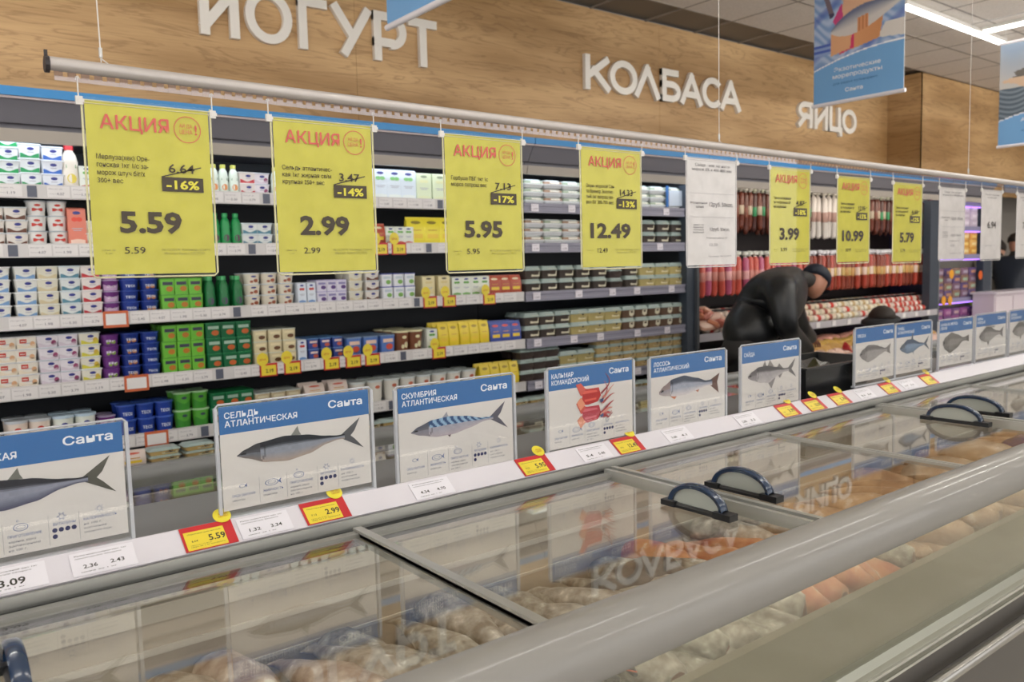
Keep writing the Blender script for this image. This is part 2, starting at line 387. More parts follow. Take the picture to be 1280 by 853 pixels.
def poster1(u, v):
    arch = .245 + .105 * (1 - (1 - u) ** 2.2)
    if v < arch: return BLU
    if v < arch + .010: return WHT
    if inpoly((u, v), [(.02, .99), (.07, .99), (.24, .64), (.19, .62)]): return hx('7a6a72') if v > .66 else hx('4a4660')
    # the fish held across the body
    fy = .56 + .22 * (u - .2) - .12 * (u - .2) ** 2 if u > .2 else 0
    if .2 < u < .98:
        half = .085 * math.sin(PI * min(1, (u - .2) / .8) ** .75) + .008
        cy_ = .52 + .16 * (u - .2)
        if abs(v - cy_) < half:
            s = (v - cy_) / half
            if .5 < u < .62 and s < .1: return mix(hx('e0a070'), hx('c07850'), math.sin(u * 160) * .5 + .5)
            return mix(hx('d4cdc8'), hx('6f7690'), s * .9 + .3)
    if inpoly((u, v), [(.2, .34), (.42, .37), (.44, .5), (.2, .52)]): return hx('e2aa80')
    if inpoly((u, v), [(.3, .34), (.46, .37), (.47, .5), (.35, .5)]): return hx('d8406c')
    if inpoly((u, v), [(.44, .36), (.74, .4), (.78, .56), (.45, .55)]): return mix(hx('e0a070'), hx('c98858'), (u - .44) * 2)
    if inpoly((u, v), [(.72, .4), (1, .38), (1, .5), (.8, .5)]): return hx('ddd6cf')
    if inpoly((u, v), [(.22, .6), (.32, .72), (.34, .6), (.26, .55)]): return hx('d04c84')
    if inpoly((u, v), [(.3, .58), (.34, .74), (.7, .74), (.74, .64), (.5, .62)]): return hx('e3b494')
    if (u - .52) ** 2 / .05 + (v - .86) ** 2 / .022 < 1:
        if (u - .5) ** 2 / .004 + (v - .80) ** 2 / .0007 < 1: return hx('d06a68')
        for ex in (.42, .58):
            if (u - ex) ** 2 / .0008 + (v - .88) ** 2 / .0003 < 1: return hx('6a4a3a')
        return hx('e9b690')
    if (u - .52) ** 2 / .075 + (v - .87) ** 2 / .035 < 1: return hx('d8b88c')
    if u < .3 and .34 < v < .44 and v > .36: return hx('5068b8') if math.sin(v * 150) > 0 else hx('8fa4cf')
    return sea(u, v)
def poster2(u, v):
    arch = .235 + .10 * (1 - (1 - u) ** 2.2)
    if v < arch: return BLU
    if v < arch + .010: return WHT
    if inpoly((u, v), [(.03, .62), (.18, .60), (.4, .52), (.6, .42), (1, .36), (1, .66), (.6, .72), (.3, .73), (.18, .71), (.22, .67), (.03, .635)]):
        if v > .66: return hx('6c6660')
        return mix(hx('d4b89c'), hx('b07868'), math.sin(u * 30 + v * 20) * .5 + .5 if u > .4 else .1)
    if v < .56: return mix(hx('4c5a68'), hx('8b97a2'), (math.sin(v * 130 + 4 * math.sin(u * 9)) * .5 + .5) * .8)
    return mix(hx('c9c3bc'), hx('8b9bb0'), (v - .56) * 2.4 + .15 * math.sin(u * 8))
tx1 = [('Экзотические', .5, .215, .52, .032, 0, .012), ('морепродукты', .5, .165, .55, .032, 0, .012), ('для ваших кулинарных', .48, .118, .50, .018, 1, 0), ('Санта', .47, .055, .2, .028, 0, .02)]
tx2 = [('Ароматная', .55, .215, .52, .032, 0, .012), ('из моря', .55, .165, .40, .032, 0, .012), ('для ваших блюд', .5, .118, .40, .018, 1, 0), ('Санта', .47, .055, .2, .028, 0, .02)]
tx0 = [('Санта', .62, .045, .26, .034, 0, .02)]
poster(5.0, 3.125, 2.525, 2.515, 3.355, poster1, tx1, 'hanging poster of a fish held by a person in pink before the sea', 110, 150)
poster(7.8, 3.10, 2.50, 2.44, 3.29, poster2, tx2, 'hanging poster of an open-mouthed fish above grey water, rightmost in view', 60, 90)
poster(1.77, 3.07, 2.47, 2.515, 3.355, lambda u, v: BLU if v < .35 else sea(u, v), tx0, 'hanging poster with plain blue foot over the yogurt lettering', 40, 50)

# ------------------------------------------------------------------ the hanging rail with price signs
HY = 1.55
rail = tag(empty('hanging_rail', (0, HY, 0)), 'long grey suspended tube from which the price signs hang', 'rail')
tz = lambda x_: 1.8535 - .0088 * x_
MB().tube([(.255, 0, tz(.255)), (5.6, 0, tz(5.6))], .0112, 14).build('tube', mat('#b9b2ae', .35, .25), rail, smooth=True)
MB().tube([(.249, 0, tz(.25) - .002), (.256, 0, tz(.25) - .002)], .0135, 12).box(.2495, .2545, -.002, .002, tz(.25) + .008, tz(.25) + .021).build('end_cap', mat('#2b2426', .5), rail)
mb = MB()
x_ = .262
while x_ < 5.6:
    z_ = tz(x_) - .0105
    mb.box(x_, x_ + .013, -.001, .001, z_ - .009, z_); mb.box(x_, x_ + .020, -.001, .001, z_ - .0155, z_ - .009); x_ += .020
mb.build('toothed_strip', M_STRIPPL, rail)
for x_, dx in ((.335, -.012), (1.99, -.004), (3.62, 0)):
    mb = MB(); mb.tube([(x_, 0, tz(x_) + .012), (x_ + dx, 0, CEIL - .006)], .0011, 5); mb.tube([(x_ - .002, 0, tz(x_) + .03), (x_ + .001, 0, tz(x_) + .018), (x_ + .012, 0, tz(x_) + .010)], .0011, 5)
    w_ = mb.build('suspension_wire', mat('#cfc9c4', .4), rail)
    MB().tube([(x_, 0, tz(x_) + .020), (x_, 0, tz(x_) + .036)], .0030, 8).build('crimp', mat('#c4c2c0', .3, .6), w_)

m_yel = speckle_mat('yellow_paper', 'bfb82e', 'c7c038', 25, .55)
m_pap = speckle_mat('grey_white_paper', 'cbc6c4', 'd6d1cf', 25, .55)
m_ink = mat('#453c30', .6); m_red = mat('#cf6258', .6); m_yt = mat('#d8d048', .6)
m_thin = mat('#8d8848', .6)
def hook(t, x_, z_, drop):
    mb = MB()
    mb.tube([(x_, 0, z_ + drop + .004), (x_, 0, z_ + .006), (x_, .0, z_ - .002)], .0012, 6)
    mb.tube([(x_ - .003, 0, z_ + drop - .001), (x_ - .0025, 0, z_ + drop + .004), (x_ + .001, 0, z_ + drop + .006), (x_ + .003, 0, z_ + drop + .002)], .0012, 5)
    mb.box(x_ - .005, x_ + .006, -.003, .003, z_ - .016, z_ - .002); mb.box(x_ - .002, x_ + .008, -.0035, .0035, z_ - .012, z_ - .006)
    mb.build('hook', mat('#d6d2ce', .2), t)
def price_sign(x0, ztop, wd, hh, kind, d, label, tilt=0.):
    t = tag(empty('price_sign', (x0 + wd / 2, HY, ztop)), label, 'price sign', 'price signs on the hanging rail')
    t.rotation_euler = (0, tilt, 0)
    W, H = wd, hh; X0 = -W / 2
    yel = kind == 'y'
    MB().box(X0 + .004, -X0 - .004, -.0004, .0004, -H + .005, -.004).build('sheet', m_yel if yel else m_pap, t)
    p = MB()                                              # clear pocket: two skins and a welded rim
    p.box(X0, -X0, -.0022, -.0018, -H, 0, 0)
    r = .0022
    loop = [(X0, 0, 0), (X0, 0, -H + .006), (X0 + .006, 0, -H), (-X0 - .006, 0, -H), (-X0, 0, -H + .006), (-X0, 0, 0)]
    p.build('pocket', M_CLEAR, t)
    q = MB().tube(loop, .0018, 6); q.tube([(X0, -.001, -.005), (-X0, -.001, -.005)], .0012, 6); q.tube([(X0, -.001, -.010), (-X0, -.001, -.010)], .0008, 5)
    q.build('pocket_rim', mat('#cfc9a0' if yel else '#c9c4c4', .15), t)
    gap = tz(x0) - .024 - ztop
    hook(t, X0 - .004, 0.002, gap); hook(t, -X0 + .004, 0.000, tz(x0 + wd) - .024 - ztop)
    X = lambda u: X0 + u * W; Z = lambda v: -v * H
    y = -.0026
    if yel:
        big, pct, old, lines, small = d
        h_ = MB(); h_.text('АКЦИЯ', X(.12), Z(.165), .53 * W, .078 * H, y, 0, .012)
        h_.ring_xz(X(.80), Z(.135), .105 * W, .112 * W, y)
        h_.text('АЙ ДА', X(.735), Z(.125), .105 * W, .022 * H, y, 0, .0); h_.text('ЦЕНА', X(.735), Z(.16), .105 * W, .024 * H, y, 0, .0); h_.text('!', X(.86), Z(.162), None, .058 * H, y, 0, .02)
        h_.build('red_heading', m_red, t)
        b = MB(); yy = .335
        for ln in lines: b.text(ln[0], X(.08), Z(yy), ln[1] * W, .028 * H, y, 0, .006); yy += .044
        b.text(old, X(.63), Z(.392), .21 * W, .052 * H, y, 0, .012)
        b.face([(X(.57), y, Z(.415)), (X(.575), y, Z(.421)), (X(.90), y, Z(.357)), (X(.895), y, Z(.351))], 0)
        b.box(X(.57), X(.91), y, y + .0002, Z(.502), Z(.418))
        b.text(big, X(.47), Z(.742), (.49 if len(big) < 5 else .66) * W, .118 * H, y, 0, .035, 'c')
        b.text(small, X(.25), Z(.866), .16 * W, .040 * H, y, 0, .004)
        b.text('Цена за', X(.08), Z(.85), .1 * W, .011 * H, y, 2); b.text('1 кг', X(.11), Z(.87), .05 * W, .011 * H, y, 2)
        b.text('06.12.2019г Каландр. Санта', X(.54), Z(.85), .40 * W, .014 * H, y, 2); b.text('Импорт Брест СП ООО', X(.56), Z(.872), .33 * W, .014 * H, y, 2)
        b.text(pct, X(.74), Z(.486), .27 * W, .050 * H, y - .0004, 1, .03, 'c')
        b.build('lettering', [m_ink, m_yt, m_thin], t)
    elif kind == 'w':
        b = MB(); b.text('Сайда филе 1кг нат.о-', X(.16), Z(.085), .70 * W, .026 * H, y); b.text('морож 5% х 400-800 вес', X(.10), Z(.125), .80 * W, .026 * H, y)
        b.text('Розничная', X(.07), Z(.425), .32 * W, .020 * H, y); b.text('цена', X(.18), Z(.46), .14 * W, .020 * H, y)
        b.text('12руб. 50коп.', X(.44), Z(.445), .48 * W, .040 * H, y); b.text('12руб. 50коп.', X(.45), Z(.67), .40 * W, .032 * H, y)
        for k, s_ in enumerate(('цена за', 'единицу', 'товара', 'рублей')): b.text(s_, X(.12), Z(.62 + .023 * k), .2 * W, .014 * H, y)
        b.text('Розничная цена за 1кг', X(.38), Z(.74), .42 * W, .012 * H, y); b.text('12.50', X(.44), Z(.81), .16 * W, .026 * H, y, 1); b.text('Каландр. 06.12.2019', X(.42), Z(.91), .46 * W, .014 * H, y, 1)
        for v in (.33, .545): b.box(X(.06), X(.94), y, y + .0001, Z(v), Z(v) + .0006, 1)
        b.build('lettering', [mat('#5e5a5e', .6), mat('#8f8b90', .6)], t)
    else:
        b = MB(); b.text('Минтай б/г мороженый', X(.14), Z(.09), .70 * W, .02 * H, y); b.text('1кг весовой', X(.25), Z(.13), .45 * W, .02 * H, y)
        b.text(d, X(.5), Z(.55), .42 * W, .10 * H, y, 0, .01, 'c'); b.text('цена за 1 кг', X(.2), Z(.80), .5 * W, .018 * H, y, 1)
        b.build('lettering', [mat('#55504f', .6), mat('#8f8b90', .6)], t)
    return t
L1 = [('Мерлуза(хек) Оре-', .40), ('гонская 1кг 1/с за-', .39), ('морож штуч б/г/х', .36), ('300+ вес', .19)]
L2 = [('Сельдь атлантичес-', .48), ('кая 1кг жирная св/м', .47), ('крупная 250+ вес', .40)]
L3 = [('Горбуша ПБГ 1кг 1с', .46), ('мороз потрош вес', .44)]
L4 = [('Окунь морской Сан-', .46), ('та Бремор Золотис-', .44), ('тый 1кг потрош мо-', .44), ('роз б/г 300-700 вес', .44)]
L5 = [('Треска охлажденная', .42), ('1кг потрошеная б/г', .42), ('вес мороженая', .30)]
price_sign(.300, 1.802, .213, .304, 'y', ('5.59', '-16%', '6.64', L1, '5.59'), 'yellow price sign reading 5.59, hanging nearest the black end cap', .006)
price_sign(.628, 1.803, .219, .308, 'y', ('2.99', '-14%', '3.47', L2, '2.99'), 'yellow price sign reading 2.99, second from the black end cap')
price_sign(1.022, 1.803, .223, .314, 'y', ('5.95', '-17%', '7.13', L3, '5.95'), 'yellow price sign reading 5.95, third from the black end cap')
price_sign(1.434, 1.803, .223, .315, 'y', ('12.49', '-13%', '14.33', L4, '12.49'), 'yellow price sign reading 12.49, just left of the grey-white sign')
price_sign(1.842, 1.801, .228, .316, 'w', '', 'grey-white price sign with two lines of roubles, left of the 3.99 sign')
price_sign(2.240, 1.796, .222, .311, 'y', ('3.99', '-18%', '4.87', L5, '3.99'), 'yellow price sign reading 3.99, hanging before the bending man')
price_sign(2.628, 1.786, .212, .304, 'y', ('10.99', '-15%', '12.95', L5, '10.99'), 'yellow price sign reading 10.99, middle of the three narrow yellow ones')
price_sign(3.007, 1.781, .221, .304, 'y', ('5.79', '-12%', '6.60', L5, '5.79'), 'yellow price sign reading 5.79, last yellow one to the right')
price_sign(3.372, 1.777, .225, .296, 'w', '', 'grey-white price sign of fine print, right of the 5.79 sign')
price_sign(3.755, 1.782, .200, .306, 'n', '6.94', 'white price sign reading 6.94 before the violet-lit fridge')
price_sign(4.12, 1.780, .215, .300, 'n', '7.40', 'white price sign at the far right edge of the view')

# ------------------------------------------------------------------ the island freezer
FX0, FX1 = -1.3, 6.6
fz = tag(empty('island_freezer', (0, 0, 0)), 'long glass-topped island chest freezer with a fat grey bumper', 'freezer')
def part(name, mb, m, parent=fz, smooth=False, angle=40): return mb.build(name, m, parent, smooth=smooth, angle=angle)
part('price_rail', MB().ext([(1.502, .9975), (1.506, .9935), (1.552, 1.024), (1.552, 1.031), (1.547, 1.031)], FX0, FX1), M_LILAC)
part('rail_profile', MB().box(FX0, FX1, 1.502, 1.545, .950, .9925).box(FX0, FX1, 1.495, 1.502, .976, .994), M_ALU)
part('gasket', MB().box(FX0, FX1, 1.470, 1.500, .945, .969), M_DARK)
part('centre_deck', MB().box(FX0, FX1, 1.548, 1.86, .90, 1.008), mat('#7d7e80', .5))
part('far_rail', MB().box(FX0, FX1, 1.86, 1.90, .94, .985), M_ALU)
# near half: tub, liner, front
m_liner = speckle_mat('freezer_liner', 'b4a898', 'c3b8a9', 4, .45)
part('liner', MB().box(FX0, FX1, 1.47, 1.50, .40, .945).box(FX0, FX1, .88, 1.50, .38, .40), m_liner)
part('front_liner_reflection', MB().box(FX0, FX1, .865, .885, .40, .80), mat('#857d6c', .5))  # front liner, coloured as the murky floor reflection in the glass
part('added_fill_strip', MB().box(FX0, FX1, .872, .886, .912, .922), mat('#fff6ea', .5, emit=5.0))  # unseen glowing strip added to brighten the fish pile
part('far_liner', MB().box(FX0, FX1, 1.55, 1.57, .40, .94).box(FX0, FX1, 1.55, 2.26, .38, .40).box(FX0, FX1, 2.24, 2.26, .40, .93).box(FX0, FX1, 1.57, 2.24, .60, .62), m_liner)
part('bumper', MB().tube([(FX0, .815, .968), (FX1, .815, .968)], .0505, 32), mat('#8f8c88', .55, .0, .3, 0, .35), smooth=True)
part('bumper_foot', MB().box(FX0, FX1, .822, .850, .905, .93), M_DARK)
part('front_pane', MB().box(FX0, FX1, .850, .853, .655, .930), M_FRONT)
part('inner_pane', MB().box(FX0, FX1, .862, .864, .66, .93), M_FRONT)
part('front_profile', MB().ext([(.838, .628), (.838, .648), (.846, .664), (.870, .664), (.870, .600), (.846, .600), (.846, .618)], FX0, FX1), mat('#a2a294', .35, .4))
part('front_trim', MB().box(FX0, FX1, .832, .838, .626, .632).box(FX0, FX1, .836, .840, .602, .608), mat('#d8d8d4', .2, .8))
part('front_panel', MB().box(FX0, FX1, .852, .870, .12, .60), mat('#57534f', .4))
part('lower_bumper', MB().tube([(FX0, .826, .535), (FX1, .826, .535)], .017, 14), mat('#aba9a4', .22, .8), smooth=True)
part('plinth', MB().box(FX0, FX1, .92, 2.2, 0, .12), M_DARK)
part('far_bumper', MB().tube([(FX0, 2.31, .965), (FX1, 2.31, .965)], .030, 20), mat('#7e7f80', .3), smooth=True)
part('far_panel', MB().box(FX0, FX1, 2.27, 2.29, .12, .93), mat('#57534f', .4))
part('front_sill', MB().box(FX0, FX1, .842, .905, .926, .950), M_ALU2)
# sliding glass lids
beams = [-1.34, -.645, .045, .735, 1.45, 2.11, 2.78, 3.46, 4.13, 4.81, 5.48, 6.16, 6.6]
def handle(parent, hx_, z0, y0=1.045, y1=1.185, flip=1):
    """an upright half-moon grip: blue rim, clear grey web, black foot"""
    cy, ry, rz_ = (y0 + y1) / 2, (y1 - y0) / 2, .046
    n = 18; mb = MB(); rs = []
    for k in range(n + 1):
        a = PI * (.02 + .96 * k / n); c_, s_ = math.cos(a), math.sin(a)
        px_, pz = cy + ry * c_, z0 + .012 + rz_ * s_; qx, qz = cy + (ry - .010) * c_, z0 + .012 + (rz_ - .009) * s_
        rs.append([(hx_ - .011, px_, pz - .001), (hx_ - .006, px_ + .001 * c_, pz + .0025), (hx_ + .006, px_ + .001 * c_, pz + .0025), (hx_ + .011, px_, pz - .001), (hx_ + .008, qx, qz), (hx_ - .008, qx, qz)])
    mb.rings(rs, 6, 0)
    h = mb.build('handle', mat('#1d3350', .22, 0, .6, 0, .5), parent, smooth=True, angle=50)
    h['label'] = 'dark blue half-moon handle with clear web'
    web = MB(); pts = [(hx_ - .002, cy + (ry - .009) * math.cos(PI * k / 14), z0 + .010 + (rz_ - .008) * math.sin(PI * k / 14)) for k in range(15)]
    web.face(pts, 0); web.face([(p[0] + .004, p[1], p[2]) for p in reversed(pts)], 0)
    web.build('handle_web', mat('#a9ada6', .12, 0, .6), parent, smooth=False)
    ft = MB()
    ft.ext([(0, 0), (0, .006), (.004, .010), (.016, .010), (.020, .006), (.020, 0)], y0 - .012, y1 + .012)
    ft.box(y0 - .022, y0 + .022, -.004, .024, .0, .014); ft.box(y1 - .020, y1 + .018, -.004, .024, .0, .012)
    ft.xf(Matrix(((0, 1, 0, hx_ - .010), (1, 0, 0, 0), (0, 0, 1, z0), (0, 0, 0, 1))))
    ft.build('handle_foot', mat('#1b1c20', .35), parent)
for i in range(len(beams) - 1):
    a, b = beams[i], beams[i + 1]; z_ = .968 if i % 2 else .973
    lid = MB().box(a + .004, b - .004, .862, 1.468, z_ - .003, z_ + .001).build('glass_lid', M_LID, fz)
    for yy in ((1.448, 1.470), (.86, .872)): MB().box(a + .002, b - .002, yy[0], yy[1], z_ - .006, z_ + .005).build('lid_frame', M_ALU2, lid)
    for xx in (a + .002, b - .008): MB().box(xx, xx + .006, .873, 1.447, z_ - .005, z_ + .004).build('lid_edge', M_ALU, lid)
    if i == 2: handle(lid, .108, z_ + .001, 1.13, 1.27)
    if i == 3: handle(lid, 1.352, z_ + .001, 1.04, 1.185)
    if i == 4: handle(lid, 1.52, z_ + .001, 1.045, 1.20)
    if i == 5: handle(lid, 2.69, z_ + .001, 1.09, 1.26)
    if i == 6: handle(lid, 2.87, z_ + .001, 1.10, 1.28)
for k, bx_ in enumerate(beams[1:-1]):
    wide = k % 2 == 1 and k > 0 or k == 0
    mb = MB()
    if k in (3, 5, 7, 9):                                 # broad double beam with a groove
        mb.box(bx_ - .020, bx_ + .020, .86, 1.475, .955, .972); mb.box(bx_ - .020, bx_ - .008, .86, 1.475, .972, .982); mb.box(bx_ + .005, bx_ + .020, .86, 1.475, .972, .984)
    elif k in (2,):
        mb.box(bx_ - .008, bx_ + .010, .86, 1.475, .955, .983)
    elif k == 1:
        mb.box(bx_ - .012, bx_ + .017, .86, 1.475, .955, .981)
    else:
        mb.box(bx_ - .004, bx_ + .004, .86, 1.475, .960, .980)
    mb.build('cross_beam', M_ALU, fz)
fb = [-1.34, -.645, .045, .42, .735, 1.45, 2.11, 2.78, 3.46, 4.13, 4.81, 5.48, 6.16, 6.6]
for i in range(len(fb) - 1):
    MB().box(fb[i] + .004, fb[i + 1] - .004, 1.90, 2.275, .962, .966).build('glass_lid', M_LID, fz)
for bx_ in fb[1:-1]: MB().box(bx_ - .012, bx_ + .012, 1.88, 2.275, .955, .975).build('cross_beam', M_ALU, fz)

# price tickets in the rail.  rail plane: front low edge (1.497, .992) to back top edge (1.545, 1.029)
RL = Vector((0, .045, .0335)); RN = Vector((0, -.597, .802)).normalized()
ang = math.atan2(RL.z, RL.y)
def on_rail(name, x_, label, cat, group, fn, rz_=0., lift=.0012):
    """a thing lying on the sloping rail; fn gets a builder in ticket space: x along, z up the slope"""
    t = tag(empty(name, (x_, 1.502, .9975)), label, cat, group); t.rotation_euler = (ang - PI / 2, 0, 0)
    t.location += RN * lift
    t.scale = (.92, 1, .90); fn(t); return t
m_tred = mat('#c22a30', .35); m_tyel = mat('#e6d03c', .4); m_tink = mat('#33302a', .6); m_tlbl = mat('#e6e3ea', .4)
def promo(price, bright):
    def fn(t):
        MB().box(-.052, .052, -.0012, 0, .001, .062).build('frame', m_tred, t)
        tk = MB().box(-.047, .032, -.0016, -.0012, .003, .049).build('ticket', m_tyel, t)
        b = MB(); b.text(price, -.002, .019, .033 if len(price) < 5 else .036, .015, -.0018, 0, .02)
        b.text('6.64' if price == '5.59' else '7.13', -.036, .022, .012, .005, -.0018, 0, .01)
        b.text('Мороженая рыба весовая', -.040, .041, .066, .0028, -.0018); b.text('цена за 1 кг продукта', -.040, .009, .066, .0026, -.0018); b.text('Срок до 12.2019', -.04, .013, .04, .0022, -.0018)
        b.build('lettering', m_tink, t)
        st = MB().disc_xz(.038, .074, .0185, .0185, -.0030, 0, 24); st.disc_xz(.038, .074, .0185, .0185, -.0022, 0, 24)
        st.v = [v for v in st.v]
        so = st.build('round_sticker', mat('#e8d83c', .4), t)
        b2 = MB(); b2.text('АЙ ДА', .040, .0755, .019, .0048, -.0034, 0, .01, 'c'); b2.text('ЦЕНА!', .040, .069, .019, .0048, -.0034, 0, .01, 'c'); b2.build('sticker_lettering', mat('#c98830'), so)
    return fn
for (px, py, price, lab) in ((262, 671, '5.59', 'beneath the left edge of the herring card'), (408, 645, '2.99', 'beneath the right end of the herring card'), (670, 588, '5.95', 'between the mackerel and squid cards'),
                             (786, 562, '12.49', 'beneath the squid card\'s right edge'), (986, 515, '3.99', 'beneath the saithe card, nearest its middle'), (1019, 507, '10.99', 'before the black crate, left of two'),
                             (1051, 499, '5.79', 'before the black crate, right of two'), (1113, 486, '4.99', 'beneath the grey cod card right of the crate'), (1162, 473, '6.30', 'beneath the tuna card')):
    on_rail('promo_ticket', at(px, py, 1.52).x, 'red and yellow price ticket ' + lab, 'price ticket', 'red and yellow tickets on the freezer rail', promo(price, 0))
def plain(pr, wd=.11):
    def fn(t):
        MB().box(-wd / 2, wd / 2, -.0008, 0, .003, .056).build('ticket', m_tlbl, t)
        b = MB(); q = -.0011
        if len(pr) == 1: b.text(pr[0], 0, .016, .042, .015, q, 0, .02, 'c')
        else: b.text(pr[0], -.024, .018, .024, .0085, q, 0, .015, 'c'); b.text(pr[1], .022, .018, .024, .0085, q, 0, .015, 'c')
        b.text('Рыба мороженая вес 1кг', -wd / 2 + .008, .047, wd - .02, .003, q); b.text('производитель Беларусь', -wd / 2 + .008, .041, wd - .03, .0026, q); b.text('цена за 1 кг', -wd / 2 + .014, .009, wd - .05, .0026, q)
        b.build('lettering', m_tink, t)
    return fn
for px, py, pr, lab in ((14, 720, ('3.09',), 'nearest the left edge, reading 3.09'), (130, 697, ('2.36', '2.43'), 'under the cut-off herring card'), (332, 657, ('1.32', '3.34'), 'between the two herring card promotions'),
                        (541, 616, ('4.34', '4.70'), 'beneath the mackerel card'), (744, 571, ('5.4', '5.46'), 'beneath the squid card reading 5.4 and 5.46'), (848, 549, ('3.60', '4.1'), 'beneath the salmon card'),
                        (935, 529, ('2.85', '3.2'), 'beneath the left edge of the saithe card'), (1082, 493, ('8.1', '8.4'), 'just right of the crate tickets'), (1136, 480, ('7.7', '7.9'), 'between the cod and tuna cards')):
    on_rail('plain_ticket', at(px, py, 1.52).x, 'white price ticket on the rail ' + lab, 'price ticket', 'white tickets on the freezer rail', plain(pr))

# ------------------------------------------------------------------ fish cards in clear holders
m_hdr = mat('#1a62a2', .5); m_card = mat('#d3cfcb', .45); m_navy = mat('#23265c', .5); m_lb = mat('#6276a4', .5); m_gt = mat('#7e808a', .5); m_wt = mat('#e6ebf2', .4)
def interp(tab, u):
    for i in range(len(tab) - 1):
        if u <= tab[i + 1][0]:
            a, b = tab[i], tab[i + 1]; t_ = (u - a[0]) / (b[0] - a[0] + 1e-9); t_ = t_ * t_ * (3 - 2 * t_) * .5 + t_ * .5; return a[1] + (b[1] - a[1]) * t_
    return tab[-1][1]
def fish_print(parent, cx, cz, L, up, lo, colf, fins, y, lift=0., name='fish_picture'):
    """flat printed fish, head to the left: upper and lower outlines, a colour for each point, and fins"""
    N, K = 64, 16; vs_, fs, cols = [], [], []
    axis = lambda u: lift * u * L
    for i in range(N + 1):
        u = i / N
        for k in range(K + 1):
            v = k / K; z0, z1 = -interp(lo, u) * L, interp(up, u) * L
            vs_.append((cx + (u - .5) * L * .86, y, cz + axis(u) + z0 + (z1 - z0) * v))
    for i in range(N):
        for k in range(K):
            a = i * (K + 1) + k; fs.append((a, a + K + 1, a + K + 2, a + 1)); cols.append(colf((i + .5) / N, (k + .5) / K))
    for poly, c in fins:
        n = len(vs_); vs_ += [(cx + (u - .5) * L * .86, y + .0001, cz + axis(min(u, 1)) + v * L) for u, v in poly]; fs.append(tuple(range(n, n + len(poly)))); cols.append(hx(c))
    me = bpy.data.meshes.new(name); me.from_pydata(vs_, [], fs); me.materials.append(M_PRINT)
    ca = me.color_attributes.new('print', 'FLOAT_COLOR', 'CORNER'); flat = []
    for f_, c in zip(fs, cols): flat += [c[0], c[1], c[2], 1.] * len(f_)
    ca.data.foreach_set('color', flat); me.update(); return link(name, me, parent)
def noise1(u, v): return (math.sin(u * 127.1 + v * 311.7) * 43758.5453) % 1
def col_body(back, side_, belly, head, eye=(.055, .55), spots=None):
    back, side_, belly, head = hx(back), hx(side_), hx(belly), hx(head)
    def f(u, v):
        c = mix(belly, side_, (v - .05) / .35) if v < .4 else (side_ if v < .60 else mix(side_, back, (v - .60) / .14))
        c = mix(c, tuple(x * .75 for x in c), .5 * noise1(round(u * 64), round(v * 16)))
        if u < .20: c = mix(head, c, .45 if v < .5 else .1)
        if abs(u - .205 - .04 * math.sin(v * 3)) < .010: c = tuple(x * .55 for x in c)
        if (u - eye[0]) ** 2 / .0004 + (v - eye[1]) ** 2 / .02 < 1: c = hx('1c1c20')
        if spots: c = spots(u, v, c)
        return c
    return f
UP_H = [(0, .004), (.06, .035), (.18, .068), (.42, .088), (.62, .07), (.82, .032), (.93, .018), (1, .020)]
LO_H = [(0, .004), (.08, .03), (.25, .085), (.45, .105), (.65, .082), (.82, .032), (.93, .016), (1, .018)]
FORK = lambda c: [([(.965, -.018), (.965, .018), (1.16, .135), (1.10, .035), (1.06, .0)], c), ([(.965, -.012), (1.06, .0), (1.10, -.03), (1.19, -.115)], c)]
DORS = lambda c, a=.48, h=.07, w_=.10: [([(a, .078), (a + w_ * .7, .078 + h), (a + w_ * .8, .078 + h * .4), (a + w_, .075)], c)]
def mack(u, v, c):
    if v > .55 and .22 < u < .95:
        s = math.sin(u * 75 + v * 6 + math.sin(v * 9)); return mix(hx('2c4c78'), hx('8fb0cc'), s * 1.5 + .5)
    return c
